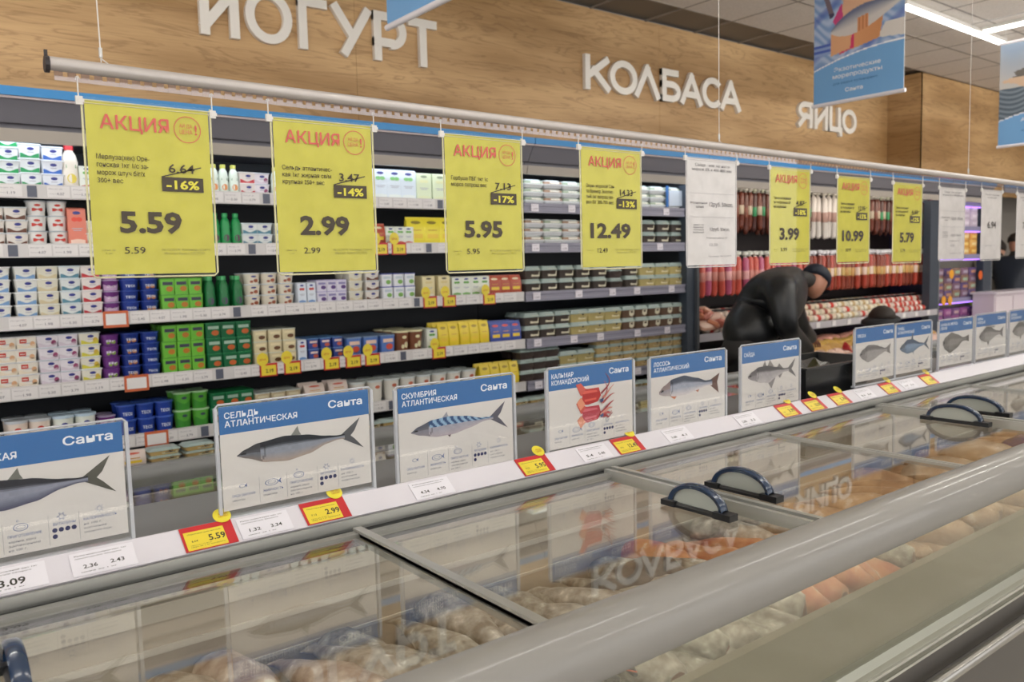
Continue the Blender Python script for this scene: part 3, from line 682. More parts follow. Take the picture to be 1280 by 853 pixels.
species = {
 'herring': dict(up=UP_H, lo=LO_H, col=col_body('1c222c', '8c929e', 'a8988e', '3c3c40'), fins=FORK('55565a') + DORS('7c7d78')),
 'herring2': dict(up=UP_H, lo=LO_H, col=col_body('2a2b34', '8c90a0', '55566c', '484a50'), fins=FORK('57564e') + DORS('6c6e66')),
 'mackerel': dict(up=[(0, .004), (.08, .04), (.25, .078), (.45, .085), (.65, .062), (.85, .02), (1, .012)], lo=[(0, .004), (.1, .035), (.3, .075), (.5, .078), (.7, .05), (.88, .016), (1, .012)],
                  col=col_body('3c5a80', 'a4a2ae', 'b4aab0', '5c5c66', spots=mack), fins=FORK('5c5a66') + DORS('9a9aa4', .36, .05, .09) + [([(.42, -.07), (.45, -.10), (.47, -.07)], '6a5c60')]),
 'salmon': dict(up=[(0, .01), (.08, .06), (.25, .12), (.45, .135), (.7, .085), (.88, .035), (1, .035)], lo=[(0, .02), (.1, .045), (.3, .07), (.5, .075), (.7, .05), (.88, .025), (1, .03)],
                col=col_body('4c5464', 'a2a8b8', 'd2cccc', '90807c'), fins=[([(.965, -.03), (.965, .035), (1.15, .095), (1.10, .0), (1.13, -.125)], '6a5048')] + DORS('4c5058', .42, .05, .12) + [([(.2, -.06), (.28, -.10), (.33, -.06)], 'c07c5c'), ([(.66, -.045), (.72, -.075), (.75, -.04)], 'b8806c')]),
 'saithe': dict(up=[(0, .01), (.1, .06), (.25, .10), (.45, .10), (.7, .06), (.88, .025), (1, .022)], lo=[(0, .015), (.1, .05), (.3, .10), (.5, .12), (.68, .06), (.88, .022), (1, .02)],
                col=col_body('5c5a5c', 'a8a4a6', 'bdb8b8', '6a6668'), fins=FORK('6c6a6a') + [([(.34, .09), (.40, .17), (.44, .09)], '7d7876'), ([(.46, .09), (.52, .17), (.62, .075)], '8a8480'), ([(.7, .055), (.75, .10), (.85, .03)], '7a7674'), ([(.46, -.10), (.56, -.20), (.66, -.07)], '8a8686'), ([(.72, -.05), (.77, -.09), (.84, -.03)], '8a8686')]),
 'cod': dict(up=[(0, .01), (.1, .07), (.3, .13), (.5, .12), (.75, .07), (.9, .035), (1, .035)], lo=[(0, .02), (.1, .08), (.3, .15), (.5, .12), (.75, .06), (.9, .03), (1, .03)],
             col=col_body('6c6868', '9c9896', 'a29c9a', '706c6c'), fins=[([(.965, -.03), (.965, .035), (1.13, .10), (1.09, 0), (1.12, -.08)], '77726f')] + DORS('7c7673', .3, .04, .16) + DORS('7c7673', .5, .03, .2)),
 'tuna': dict(up=[(0, .01), (.1, .06), (.3, .13), (.5, .12), (.8, .04), (1, .015)], lo=[(0, .015), (.1, .06), (.3, .11), (.5, .10), (.8, .03), (1, .012)],
              col=col_body('3c4c64', '7d93ac', '6c7c90', '5a6068'), fins=FORK('505866') + [([(.44, .12), (.50, .27), (.52, .12)], '4c5460'), ([(.5, -.09), (.54, -.15), (.55, -.09)], '6c7480')]),
 'flounder': dict(up=[(0, .02), (.1, .09), (.35, .15), (.6, .10), (.85, .03), (1, .035)], lo=[(0, .03), (.1, .12), (.3, .19), (.55, .14), (.85, .03), (1, .035)],
                  col=col_body('706c68', '8e8a86', '6a6664', '716d6a'), fins=[([(.965, -.03), (.965, .035), (1.10, .06), (1.10, -.06)], '6c6864')]),
 'perch': dict(up=[(0, .01), (.1, .07), (.3, .14), (.5, .13), (.8, .05), (1, .03)], lo=[(0, .02), (.1, .07), (.3, .12), (.5, .11), (.8, .04), (1, .03)],
               col=col_body('62605e', '96928f', 'a09b98', '6f6b69'), fins=[([(.965, -.03), (.965, .035), (1.14, .10), (1.09, 0), (1.12, -.09)], '6a6664')] + [([(.3 + .07 * k, .12), (.34 + .07 * k, .20 - .01 * k), (.37 + .07 * k, .11)], '6a6664') for k in range(6)] + [([(.35, -.10), (.42, -.19), (.5, -.09)], '85807d')]),
}
def squid_picture(t, cx, cz, s):
    vs_, fs, cols = [], [], []
    def poly(p, c):
        n = len(vs_); vs_.extend((cx + a * s, -.0031 - .00005 * len(fs), cz + b * s) for a, b in p); fs.append(tuple(range(n, n + len(p)))); cols.append(hx(c))
    def mantle(oy, tip, c1, c2):
        poly([(-.40, oy + .26), (-.16, oy + .20), (.18, oy + .20), (.24, oy + .02), (.14, oy - .10), (-.14, oy - .14), (-.34, oy - .12), (-.30, oy + .06)], c1)
        poly([(-.30, oy + .17), (.12, oy + .15), (.14, oy + .11), (-.28, oy + .10)], c2)
        poly([(-.24, oy - .02), (.10, oy - .01), (.10, oy - .05), (-.24, oy - .07)], c2)
        poly([(-.48, oy + .30 + tip), (-.34, oy + .32 + tip), (-.20, oy + .20), (-.34, oy + .06)], 'c8584c')
        poly([(-.46, oy - .06), (-.34, oy + .04), (-.22, oy - .12), (-.36, oy - .24)], 'd88e70')
    mantle(-.22, .0, 'b23a48', 'd06a74'); mantle(.16, .02, 'b4302e', 'd85e50')
    def arm(pts, w0, c):
        for i in range(len(pts) - 1):
            (x0, y0), (x1, y1) = pts[i], pts[i + 1]; L = math.hypot(x1 - x0, y1 - y0) + 1e-6; nx, ny = -(y1 - y0) / L, (x1 - x0) / L
            a, b = w0 * (1 - i / len(pts)), w0 * (1 - (i + 1) / len(pts)) + .004
            poly([(x0 + nx * a, y0 + ny * a), (x0 - nx * a, y0 - ny * a), (x1 - nx * b, y1 - ny * b), (x1 + nx * b, y1 + ny * b)], c)
    for k, (h0, sgn) in enumerate(((.22, 1), (.18, 1), (.12, 1), (.05, 1), (-.16, 1), (-.20, 1), (-.26, 1), (-.30, 1))):
        b0 = .24; sw = [.34, .30, .22, .12, .22, .14, .10, .06][k]
        p = []
        for i in range(9):
            q = i / 8
            if k < 2: p.append((b0 + .26 * math.sin(q * 2.6) * (1 - .3 * k), h0 + .42 * q - .12 * k))
            else: p.append((b0 + .34 * q + .05 * math.sin(q * 5 + k), h0 + sw * (q ** 1.6) + .04 * math.sin(q * 6 + k)))
        arm(p, .035 if k > 1 else .022, ['8c3438', 'a8444a', 'c07a6c', 'a44a48', '9c4046', 'c48a7c', 'b05050', '94383c'][k])
    poly([(.18, .10), (.28, .12), (.28, .05), (.20, .03)], '3c4a70'); poly([(.18, -.24), (.28, -.20), (.28, -.27), (.20, -.29)], '4a5a80')
    me = bpy.data.meshes.new('squid_picture'); me.from_pydata(vs_, [], fs); me.materials.append(M_PRINT)
    ca = me.color_attributes.new('print', 'FLOAT_COLOR', 'CORNER'); flat = []
    for f_, c in zip(fs, cols): flat += [c[0], c[1], c[2], 1.] * len(f_)
    ca.data.foreach_set('color', flat); me.update(); link('squid_picture', me, t)
def fish_card(x0, zt, zb, wd, sp, lines, label, Y=1.556, tilt=0.0, curl=False):
    W, H = wd, zt - zb
    t = tag(empty('fish_card_holder', (x0, Y, zb), tilt), label, 'sign', 'fish cards standing along the freezer')
    r = .006
    p = MB(); p.box(0, W, -.0045, -.0035, 0, H); p.build('front_sheet', M_CLEAR, t)
    p = MB().box(0, W, .0015, .0025, 0, H); p.build('back_sheet', M_CLEAR, t)
    q = MB(); q.tube([(0, 0, 0), (0, 0, H - r), (r, 0, H), (W - r, 0, H), (W, 0, H - r), (W, 0, 0)], .0021, 8)
    q.box(-.002, W + .002, -.006, .010, -.006, 0); q.box(-.0025, .0035, -.004, .004, 0, H - r); q.box(W - .0035, W + .0025, -.004, .004, 0, H - r)
    q.build('clear_rim', mat('#b8bac0', .1, 0, .7), t)
    cw0, cw1, c0, c1 = .006, W - .008, .012, H - .004
    MB().box(cw0, cw1, -.0025, -.0005, c0, c1).build('card', m_card, t)
    hh = .245 * H
    hd = MB().box(cw0, cw1, -.0028, -.0025, c1 - hh, c1).build('blue_header', m_hdr, t)
    b = MB(); y = -.0031
    fs_ = .053 * H; z_ = c1 - .085 * H - fs_ * .25
    if len(lines) == 1: z_ -= .045 * H
    for s_ in lines: b.text(s_, .030 * W + cw0, z_ - .01 * H, len(s_) * .034 * W, fs_, y, 0, .018); z_ -= .075 * H
    b.text('Санта', .93 * W, c1 - .135 * H, .235 * W, .068 * H, y, 0, .022, 'r')
    b.build('title', m_wt, t)
    b = MB()                                              # the band of small symbols and notes
    gx = [.05, .235, .405, .605, .745, .96]
    for k in range(5):
        x0_, x1_ = gx[k] * W, gx[k + 1] * W; cx_ = (x0_ + x1_) / 2 - .01 * W
        if k: b.box(x0_ - .0004, x0_, y, y + .0001, .08 * H, .31 * H, 2)
        cz_ = .265 * H
        if k == 0: b.ring_xz(cx_, cz_ - .01 * H, .0030, .0037, y, 1, 12, 1.7); b.face([(cx_ + .005, y, cz_ - .002), (cx_ + .009, y, cz_ + .002), (cx_ + .009, y, cz_ - .006)], 1)
        if k == 1: b.ring_xz(cx_, cz_ - .005, .0058, .0066, y, 1, 16, 2.1); b.ring_xz(cx_, cz_ - .005, .0028, .0032, y, 1, 14, 2.6); b.face([(cx_ + .013, y, cz_ - .005), (cx_ + .020, y, cz_ + .002), (cx_ + .018, y, cz_ - .005), (cx_ + .020, y, cz_ - .011)], 1)
        if k == 2: b.ring_xz(cx_ - .004, cz_, .0058, .0066, y, 1, 16, 1.7); b.ring_xz(cx_ - .004, cz_, .0028, .0032, y, 1, 14, 2.2); b.ring_xz(cx_ - .008, cz_ + .011, .0012, .0018, y, 1, 8)
        if k == 3:
            b.ring_xz(cx_, cz_ + .006, .0036, .0042, y, 1, 14)
            for a_ in range(6): b.ring_xz(cx_ + .0058 * math.cos(a_ * PI / 3), cz_ + .006 + .0058 * math.sin(a_ * PI / 3), .0008, .0014, y, 1, 6)
            for q_ in range(5): b.disc_xz(x0_ + .0085 + (.0098 * (q_ % 4)), .188 * H - .0102 * (q_ // 4) * 1.05, .0040, .0040, y, 0, 14)
        if k == 4:
            b.ring_xz(cx_, cz_ + .008, .0034, .0040, y, 1, 14)
            for a_ in range(8): b.box(cx_ + .006 * math.cos(a_ * PI / 4) - .0005, cx_ + .006 * math.cos(a_ * PI / 4) + .0005, y, y + .0001, cz_ + .0075 + .006 * math.sin(a_ * PI / 4), cz_ + .0085 + .006 * math.sin(a_ * PI / 4), 1)
        nm = ('СРЕДА ОБИТАНИЯ', 'ЖИРНОСТЬ', 'ПРИГОТОВЛЕНИЕ', 'ВИТАМИНЫ', 'КАЛОРИЙНОСТЬ')[k]
        zt_ = (.165, .165, .19, .225, .225)[k] * H
        b.text(nm, x0_ + .02 * W, zt_, (x1_ - x0_) * .74, .021 * H, y, 1)
        if k != 3:
            for q_ in range(1 + (k > 1) * 2): b.text(('океанские воды', 'средняя жирн', 'жарение, варка', 'запекание', 'на 100 г.', 'копчение')[(k + q_) % 6], x0_ + .02 * W, zt_ - (.038 + .033 * q_) * H, (x1_ - x0_) * (.4 + .1 * ((k + q_) % 4)), .018 * H, y, 2)
    b.build('symbols_and_notes', [m_navy, m_lb, m_gt], t)
    if sp == 'squid': squid_picture(t, .50 * W, .50 * H, .56 * H)
    else:
        d = species[sp]; fish_print(t, .455 * W, .53 * H, .80 * W, d['up'], d['lo'], d['col'], d['fins'], -.0032, lift=.02)
    return t
fish_card(.003, 1.249, 1.032, .333, 'herring2', ('СЕЛЬДЬ', 'ТИХООКЕАНСКАЯ'), 'fish card with a dark silver herring, cut off at the left edge')
fish_card(.492, 1.252, 1.034, .330, 'herring', ('СЕЛЬДЬ', 'АТЛАНТИЧЕСКАЯ'), 'fish card with a plain silver herring, whole in view at left')
fish_card(.879, 1.244, 1.018, .330, 'mackerel', ('СКУМБРИЯ', 'АТЛАНТИЧЕСКАЯ'), 'fish card with a blue-striped mackerel')
fish_card(1.312, 1.243, 1.022, .313, 'squid', ('КАЛЬМАР', 'КОМАНДОРСКИЙ'), 'card with two red squid under the blue heading')
fish_card(1.687, 1.238, 1.018, .340, 'salmon', ('ЛОСОСЬ', 'АТЛАНТИЧЕСКИЙ'), 'fish card with a salmon with pinkish belly')
fish_card(2.098, 1.239, 1.021, .320, 'saithe', ('САЙДА',), 'fish card with a grey saithe, just left of the black crate')
fish_card(2.760, 1.249, 1.040, .285, 'cod', ('ТРЕСКА',), 'fish card with a grey fish, right of the black crate')
fish_card(3.050, 1.246, 1.040, .290, 'tuna', ('ТУНЕЦ', 'АТЛАНТИЧЕСКИЙ'), 'fish card with a blue tuna and tall dorsal fin')
fish_card(3.400, 1.239, 1.036, .314, 'flounder', ('КАМБАЛА ЖЕЛТО-', 'ПЕРАЯ'), 'fish card with a round grey flatfish')
fish_card(3.737, 1.243, 1.036, .318, 'perch', ('ОКУНЬ', 'МОРСКОЙ'), 'fish card with a spiny grey perch')
fish_card(4.085, 1.243, 1.036, .318, 'perch', ('ДОРАДО', 'СРЕДИЗЕМНОЕ'), 'fish card with a spiny fish, last at the right edge')

# black crate standing on the freezer behind the tickets
cr = tag(empty('plastic_crate', (2.72, 1.70, 1.009)), 'black plastic crate lined with clear film, standing on the freezer', 'crate')
mb = MB(); w0, d0, w1, d1, hh = .19, .10, .235, .125, .115
rg = lambda w_, d_, z_: [(-w_, -d_, z_), (w_, -d_, z_), (w_, d_, z_), (-w_, d_, z_)]
mb.rings([rg(w0, d0, 0), rg(w1, d1, hh), rg(w1 + .012, d1 + .012, hh), rg(w1 + .012, d1 + .012, hh + .006), rg(w1 - .004, d1 - .004, hh + .006), rg(w0 - .004, d0 - .004, .005)], 4, 0)
mb.build('crate_body', mat('#15171a', .3), cr)
mb = MB(); rs = []
for i in range(9):
    rs.append([(-.22 + .36 * i / 8 + .01 * math.sin(j * 2), -.12 + .22 * j / 6, .075 + .035 * math.sin(i * 1.7 + j) * .6 + .03 * math.sin(j * 1.1 + i * .5)) for j in range(7)])
for i in range(8):
    for j in range(6): mb.face([rs[i][j], rs[i + 1][j], rs[i + 1][j + 1], rs[i][j + 1]])
mb.build('cling_film', M_FILM, cr, smooth=True, angle=180)

# ------------------------------------------------------------------ frozen fish lying in the freezer
part('false_floor', MB().box(FX0, FX1, .886, 1.47, .682, .692), m_liner)
for za, zb, yd in ((.905, .935, .012), (.845, .856, .006), (.775, .781, .004)): part('liner_ridge', MB().box(FX0, FX1, 1.47 - yd, 1.472, za, zb), mat('#cfc8bd', .4))
part('far_false_floor', MB().box(FX0, FX1, 1.57, 2.24, .74, .745), m_liner)
def fish_mesh(name, m, kind=0, n=12):
    prof = {0: [(0, .016, .018), (.015, .034, .030), (.10, .045, .036), (.30, .050, .038), (.5, .043, .033), (.72, .026, .022), (.88, .012, .012), (.94, .012, .008), (1, .026, .003)],
            1: [(0, .006, .006), (.05, .022, .020), (.16, .040, .034), (.34, .050, .038), (.55, .043, .032), (.76, .022, .018), (.88, .010, .010), (.94, .016, .006), (1, .034, .003)],
            2: [(0, .010, .014), (.03, .030, .018), (.2, .042, .020), (.5, .046, .018), (.8, .036, .014), (.97, .022, .010), (1, .012, .008)]}[kind]
    rr = random.Random(len(name) + kind); bend = rr.uniform(-.025, .025); L = .33; rs = []
    fine = []
    for i in range(len(prof) - 1):
        for q in (0, .5):
            fine.append(tuple(a + (b - a) * q for a, b in zip(prof[i], prof[i + 1])))
    fine.append(prof[-1])
    for t_, a, b in fine:
        y = (t_ - .5) * L; cx = bend * math.sin(t_ * PI)
        rs.append([(cx + a * math.cos(2 * PI * k / n) * (1 + .06 * math.sin(k * 2.3 + t_ * 9)), y, b * math.sin(2 * PI * k / n) * (1 + .07 * math.sin(k * 1.7 + t_ * 13)) + b * .9) for k in range(n)])
    mb = MB(); mb.rings(rs, n, (lambda i: 1 if i < 1 else 0) if kind == 0 else 0)
    return mb.mesh(name, [m, mat('#8c5c50', .4)], True, 60)
m_pale = speckle_mat('frozen_pale_skin', '82786e', 'c4bcb2', 34, .32, .8, 'ece6df')
m_pink = speckle_mat('frozen_pink_skin', '978074', 'cbbbb0', 30, .32, .8, 'ebe3dc')
m_grey = speckle_mat('frozen_dark_skin', '4c4848', '77706c', 26, .4, .5, 'b8b2ac')
m_frost = speckle_mat('frosted_grey_skin', '787068', 'b8b2a6', 40, .45, .9, 'f0eeea')
m_oran = speckle_mat('frozen_orange_skin', 'bc6440', 'd6986c', 24, .4, .5, 'eadccb')
m_tan = speckle_mat('frozen_tan_fillet', 'a47c60', 'd0ac8c', 20, .4, .5, 'eadccc')
m_bag = speckle_mat('frosted_bag', 'b8a08c', 'd8cabb', 14, .25, .6, 'f2efea')
FM = {'pale': [fish_mesh('headless_fish', m_pale, 0), fish_mesh('headless_fish_bent', m_frost, 0)], 'pink': [fish_mesh('headless_pink_fish', m_pink, 0), fish_mesh('headless_pale_fish', m_pale, 0)],
      'dark': [fish_mesh('dark_whole_fish', m_grey, 1)], 'orange': [fish_mesh('orange_perch', m_oran, 1), fish_mesh('orange_perch_long', m_oran, 0)],
      'tan': [fish_mesh('tan_fillet', m_tan, 2), fish_mesh('tan_headless_fish', m_tan, 0)], 'bag': [fish_mesh('frosted_fillet_bag', m_bag, 2)]}
zones = [(-.30, .62, 'pink', 'pale pinkish frozen headless fish in the nearest compartment', 'headless pinkish fish in the nearest compartment'),
         (.62, 1.05, 'pale', 'frosted grey-white frozen headless fish beside the first metal beam', 'grey-white fish around the first beam'),
         (1.05, 1.46, 'pale', 'pale frozen headless fish between the first beam and the orange fish', 'pale fish left of the orange ones'),
         (1.46, 1.92, 'orange', 'orange-red frozen perch in the pile behind the first pair of handles', 'orange frozen perch'),
         (1.92, 2.9, 'tan', 'tan frozen fish in the compartment with the thin glass joint', 'tan frozen fish in the third compartment'),
         (2.9, 5.2, 'tan', 'tan frozen fish beyond the second pair of handles', 'tan frozen fish in the far compartments')]
fr_ = random.Random(11)
for x0, x1, kd, lab, grp in zones:
    x = x0
    while x < x1:
        for row, yc in enumerate((1.065, 1.315)):
            for lay in range(3 if x < .85 and row else 2):
                k2 = kd
                if kd == 'pink' and fr_.random() < .12: k2 = 'pale'
                if kd == 'orange' and fr_.random() < .15: k2 = 'pale'
                me_ = fr_.choice(FM[k2]); sc_ = fr_.uniform(.95, 1.22) * (1 if kd != 'tan' else 1.05)
                yj = yc + fr_.uniform(-.025, .03) + (.03 if lay else 0) - (.02 if row else 0)
                yj = max(1.07, min(1.285, yj))
                o = link('frozen_fish' if kd != 'tan' else 'frozen_fillet', me_, None, (x + fr_.uniform(-.02, .02) + lay * .035, yj, .694 + lay * .036 + fr_.uniform(0, .010)))
                o.rotation_euler = (fr_.uniform(-.05, .10), fr_.uniform(-.25, .25), fr_.choice((0, 0, PI)) + fr_.uniform(-.16, .30) + .12)
                o.scale = (sc_ * .86, min(1., sc_), sc_ * .88)
                tag(o, lab if me_ in FM[kd] else lab, 'fish', grp)
        x += .098 if kd != 'tan' else .104
for (x, y, rz_, lab) in ((.66, 1.20, .75, 'large dark grey frozen fish lying under lighter ones left of the first beam'), (1.30, 1.33, 1.2, 'dark frozen fish between the pale ones and the orange perch')):
    o = link('dark_frozen_fish', FM['dark'][0], None, (x, y - .06, .752)); o.rotation_euler = (0.02, .1, rz_); o.scale = (1.15, 1.0, 1.1); tag(o, lab, 'fish')
bagm = MB(); rs = []
for i in range(10):
    t_ = i / 9; wv = .11 * math.sin(PI * (.08 + .84 * t_)) ** .4; hv = .040 * math.sin(PI * (.05 + .9 * t_)) ** .6
    rs.append([(wv * math.cos(2 * PI * k / 12), -.14 + .28 * t_, hv + hv * math.sin(2 * PI * k / 12) * (1 + .15 * math.sin(3 * k + i))) for k in range(12)])
bagm.rings(rs, 12, 0)
m_viol = speckle_mat('violet_print_bag', '3a3070', '5a4a90', 12, .25, .4, 'a89cc8')
o = bagm.build('frozen_food_bag', m_viol, None, (3.28, 1.12, .775), True, 70); tag(o, 'violet printed frozen food bag on the tan fish beyond the second handles', 'bag')
for k, (x, y) in enumerate(((3.05, 1.25), (2.72, 1.22), (3.62, 1.2), (3.95, 1.15))):
    o = link('frozen_food_bag', bagm.mesh('clear_fish_bag', m_bag, True, 70), None, (x, y - .02, .765)); o.rotation_euler = (0, .06, .4 * k); tag(o, 'frosted clear bag of pale frozen fillets beside the far handles', 'bag', 'frosted clear bags of fillets')
# orange strands on dark crayfish near the first beam
tw = tag(empty('crayfish_pack', (.97, 1.02, .775)), 'dark crayfish with thin orange feelers under the end of the first beam', 'crayfish')
mb = MB(); cr2 = random.Random(4)
for k in range(9):
    a = cr2.uniform(0, PI); x, y = cr2.uniform(-.02, .05), cr2.uniform(-.05, .04); L = cr2.uniform(.03, .055)
    mb.tube([(x - L * math.cos(a), y - L * math.sin(a), .012 + cr2.uniform(0, .012)), (x + L * math.cos(a), y + L * math.sin(a), .014 + cr2.uniform(0, .012))], .0014, 5)
mb.build('feelers', mat('#c8502c', .5), tw)
mb = MB()
for k in range(5):
    x, y = cr2.uniform(-.01, .05), cr2.uniform(-.04, .03); a = cr2.uniform(0, 3)
    mb.tube([(x + q * .012 * math.cos(a), y + q * .012 * math.sin(a), .003 + .003 * math.sin(q)) for q in range(-2, 4)], [.004, .007, .009, .008, .006, .003], 8)
mb.build('bodies', mat('#3a3c40', .4), tw, smooth=True)
# packets lying in the far half of the freezer
for k in range(34):
    x = -.1 + k * .15; cc = ('c8b848', 'b84840', '4860a0', '6c9c48', 'd8d0c0')[k % 5]
    for j in range(2):
        mb = MB(); mb.ext([(-.075, .0), (-.08, .006), (-.07, .035), (.07, .040), (.08, .006), (.075, .0)], -.06, .06)
        o = mb.build('frozen_packet', mat('#' + cc, .35), None, (x + .02 * j, 1.75 + .24 * j, .746)); o.rotation_euler.z = .1 * math.sin(k)
        tag(o, {'c8b848': 'yellow', 'b84840': 'red', '4860a0': 'blue', '6c9c48': 'green', 'd8d0c0': 'cream'}[cc] + ' frozen food packet lying under the far glass of the freezer', 'packet', 'frozen packets under the far glass')

# ------------------------------------------------------------------ the refrigerated wall cases
def Xof(px, Y, z):
    a = (px - 640) / FPX; d = z - 1.5
    return (a * (FWD.y * Y + FWD.z * d) - (RIGHT.y * Y + RIGHT.z * d)) / (RIGHT.x - a * FWD.x)
SY = 4.0
SH = {'A': 1.893, 'B': 1.645, 'C': 1.340, 'D': 1.044, 'E': .775}
m_case = mat('#4a4d52', .5); m_back = mat('#141a24', .5); m_band = mat('#2580bf', .4); m_lip = mat('#b0a79e', .45); m_face = mat('#74727a', .45); m_shelf = mat('#888c90', .4)
m_wlab = mat('#e4e0e0', .5); m_glab = mat('#8e8c9c', .45)
def case(name, x0, x1, label, back=m_back, shelves='ABCDE', lip=m_lip, led=None, ends=()):
    t = tag(empty(name, ((x0 + x1) / 2, 4.0, 0)), label, 'display fridge', None)
    ox = t.location.x; a, b = x0 - ox, x1 - ox
    def P(nm, mb, m): return mb.build(nm, m, t, (0, -4.0, 0))
    P('back_panel', MB().box(a, b, 4.50, 4.53, .3, 2.14), back)
    P('canopy', MB().ext([(3.872, 2.228), (3.93, 2.135), (3.965, 2.135), (3.965, 2.10), (4.55, 2.10), (4.55, 2.26), (3.872, 2.26)], a, b), m_face)
    P('canopy_band', MB().box(a, b, 3.855, 3.870, 2.232, 2.268), m_band)
    P('canopy_trim', MB().box(a, b, 3.862, 3.872, 2.222, 2.231), mat('#b8a8a8', .4))
    P('canopy_lip', MB().ext([(3.93, 2.112), (3.945, 2.062), (3.97, 2.062), (3.97, 2.112)], a, b), lip)
    P('lamp_strip', MB().box(a + .03, b - .03, 3.985, 4.01, 2.085, 2.098), led or mat('#e6f2ff', .5, emit=CASE_LED))
    P('lower_tub', MB().ext([(3.74, .10), (3.74, .668), (3.76, .676), (3.80, .676), (3.83, .62), (4.5, .60), (4.5, .10)], a, b), mat('#8a8884', .45))
    P('tub_trim', MB().box(a, b, 3.732, 3.741, .640, .655).box(a, b, 3.732, 3.741, .10, .16), m_case)
    P('kick_plate', MB().box(a, b, 3.80, 4.5, 0, .10), m_case)
    for xx in ends: P('end_panel', MB().box(xx - ox, xx - ox + .025, 3.95, 4.5, .6, 2.1), m_case)
    sh = {}
    for k in shelves:
        z = SH[k]; yb = 4.46
        s = P('shelf', MB().box(a + .002, b - .002, SY + .005, yb, z - .028, z - .006), m_shelf); sh[k] = s
    return t, ox, sh
prices = ['3.79', '1.19', '2.45', '4.07', '1.98', '5.30']
plabs = {}
def price_label(parent, x, z, wd, hh, k, style='w'):
    key = (round(wd, 2), k % 6, style)
    if key not in plabs:
        mb = MB(); mb.box(-wd / 2, wd / 2, -.0015, 0, -hh / 2, hh / 2, 0)
        mb.text(prices[k % 6], wd * .08, -.013, .030, .011, -.0020, 1, .02, 'c'); mb.text('Йогурт 2%', -wd * .42, .010, wd * .6, .005, -.0020, 1); mb.text('Молоко', -wd * .42, -.010, wd * .3, .004, -.0020, 1)
        plabs[key] = mb.mesh('price_label', [m_wlab if style == 'w' else mat('#e8e2ea', .5), mat('#97929a', .6)])
    return link('price_label', plabs[key], parent, (x, SY - .0135, z))
def rail_edge(shelf, a, b, z, style):
    if style == 'w': mb = MB().box(a, b, SY - .012, SY + .005, z - .057, z + .002).box(a, b, SY - .0135, SY - .012, z - .006, z + .002)
    else: mb = MB().ext([(SY - .012, z - .062), (SY - .012, z - .046), (SY - .008, z - .040), (SY - .008, z - .024), (SY - .012, z - .018), (SY - .012, z), (SY + .005, z), (SY + .005, z - .062)], a, b)
    mb.build('shelf_edge', mat('#d4d0d0', .45) if style == 'w' else m_glab, shelf)

# ---- product shapes
def vessel(name, cross, prof, w_, d_, mats, decals=(), smooth=True, n=None, angle=35):
    """prof: (z, sx, sy, material) from the bottom up; decals are drawn on the front, wrapped on the surface"""
    mb = MB()
    if cross == 'rect':
        c = .22
        base = [(-1, -1 + c), (-1 + c * .3, -1 + c * .3), (-1 + c, -1), (1 - c, -1), (1 - c * .3, -1 + c * .3), (1, -1 + c), (1, 1 - c), (1 - c * .3, 1 - c * .3), (1 - c, 1), (-1 + c, 1), (-1 + c * .3, 1 - c * .3), (-1, 1 - c)]
    elif cross == 'box': base = [(-1, -1), (1, -1), (1, 1), (-1, 1)]
    else: base = [(math.cos(2 * PI * k / 18), math.sin(2 * PI * k / 18)) for k in range(18)]
    rs = [[(w_ / 2 * sx * p[0], d_ / 2 * sy * p[1], z) for p in base] for z, sx, sy, m_ in prof]
    mb.rings(rs, len(base), lambda i: prof[i][3])
    def S(q):
        x, _, z = q; i = 0
        while i < len(prof) - 2 and prof[i + 1][0] < z: i += 1
        z0, sx0, sy0, _m = prof[i]; z1, sx1, sy1, _m = prof[i + 1]; t_ = (z - z0) / (z1 - z0) if z1 > z0 else 0; t_ = max(0, min(1, t_))
        sy = sy0 + (sy1 - sy0) * t_; eps = .0009 - q[1]
        if cross == 'round':
            r = w_ / 2 * sy; a = x / r; return ((r + eps) * math.sin(a), -(r + eps) * math.cos(a), z)
        return (x, -d_ / 2 * sy - eps, z)
    for d in decals:
        k = d[0]
        if k == 'oval':
            _, x, z, rx, rz_, mi = d; mb.face([S((x + rx * math.cos(2 * PI * j / 14), 0, z + rz_ * math.sin(2 * PI * j / 14))) for j in range(14)], mi)
        elif k == 'band':
            _, z0, z1, mi, amp = d; hw = w_ / 2 * (.80 if cross != 'round' else .95)
            for j in range(8):
                xa, xb = -hw + 2 * hw * j / 8, -hw + 2 * hw * (j + 1) / 8
                f = lambda x_: z1 + amp * math.cos(x_ / hw * PI * 1.0)
                mb.face([S((xa, 0, z0)), S((xb, 0, z0)), S((xb, 0, f(xb))), S((xa, 0, f(xa)))], mi)
        elif k == 'rect':
            _, x, z, hw, hz, mi = d; mb.face([S((x - hw, 0, z - hz)), S((x + hw, 0, z - hz)), S((x + hw, 0, z + hz)), S((x - hw, 0, z + hz))], mi)
        elif k == 'poly':
            _, pts, mi = d; mb.face([S((x, 0, z)) for x, z in pts], mi)
        elif k == 'text':
            _, s_, x, z, wd, hh, mi = d; mb.text(s_, x, z, wd, hh, -.0005, mi, .03, 'c', fn=S)
    return mb.mesh(name, mats, smooth, angle)
def M(*hs): return [mat('#' + h, .35) for h in hs]
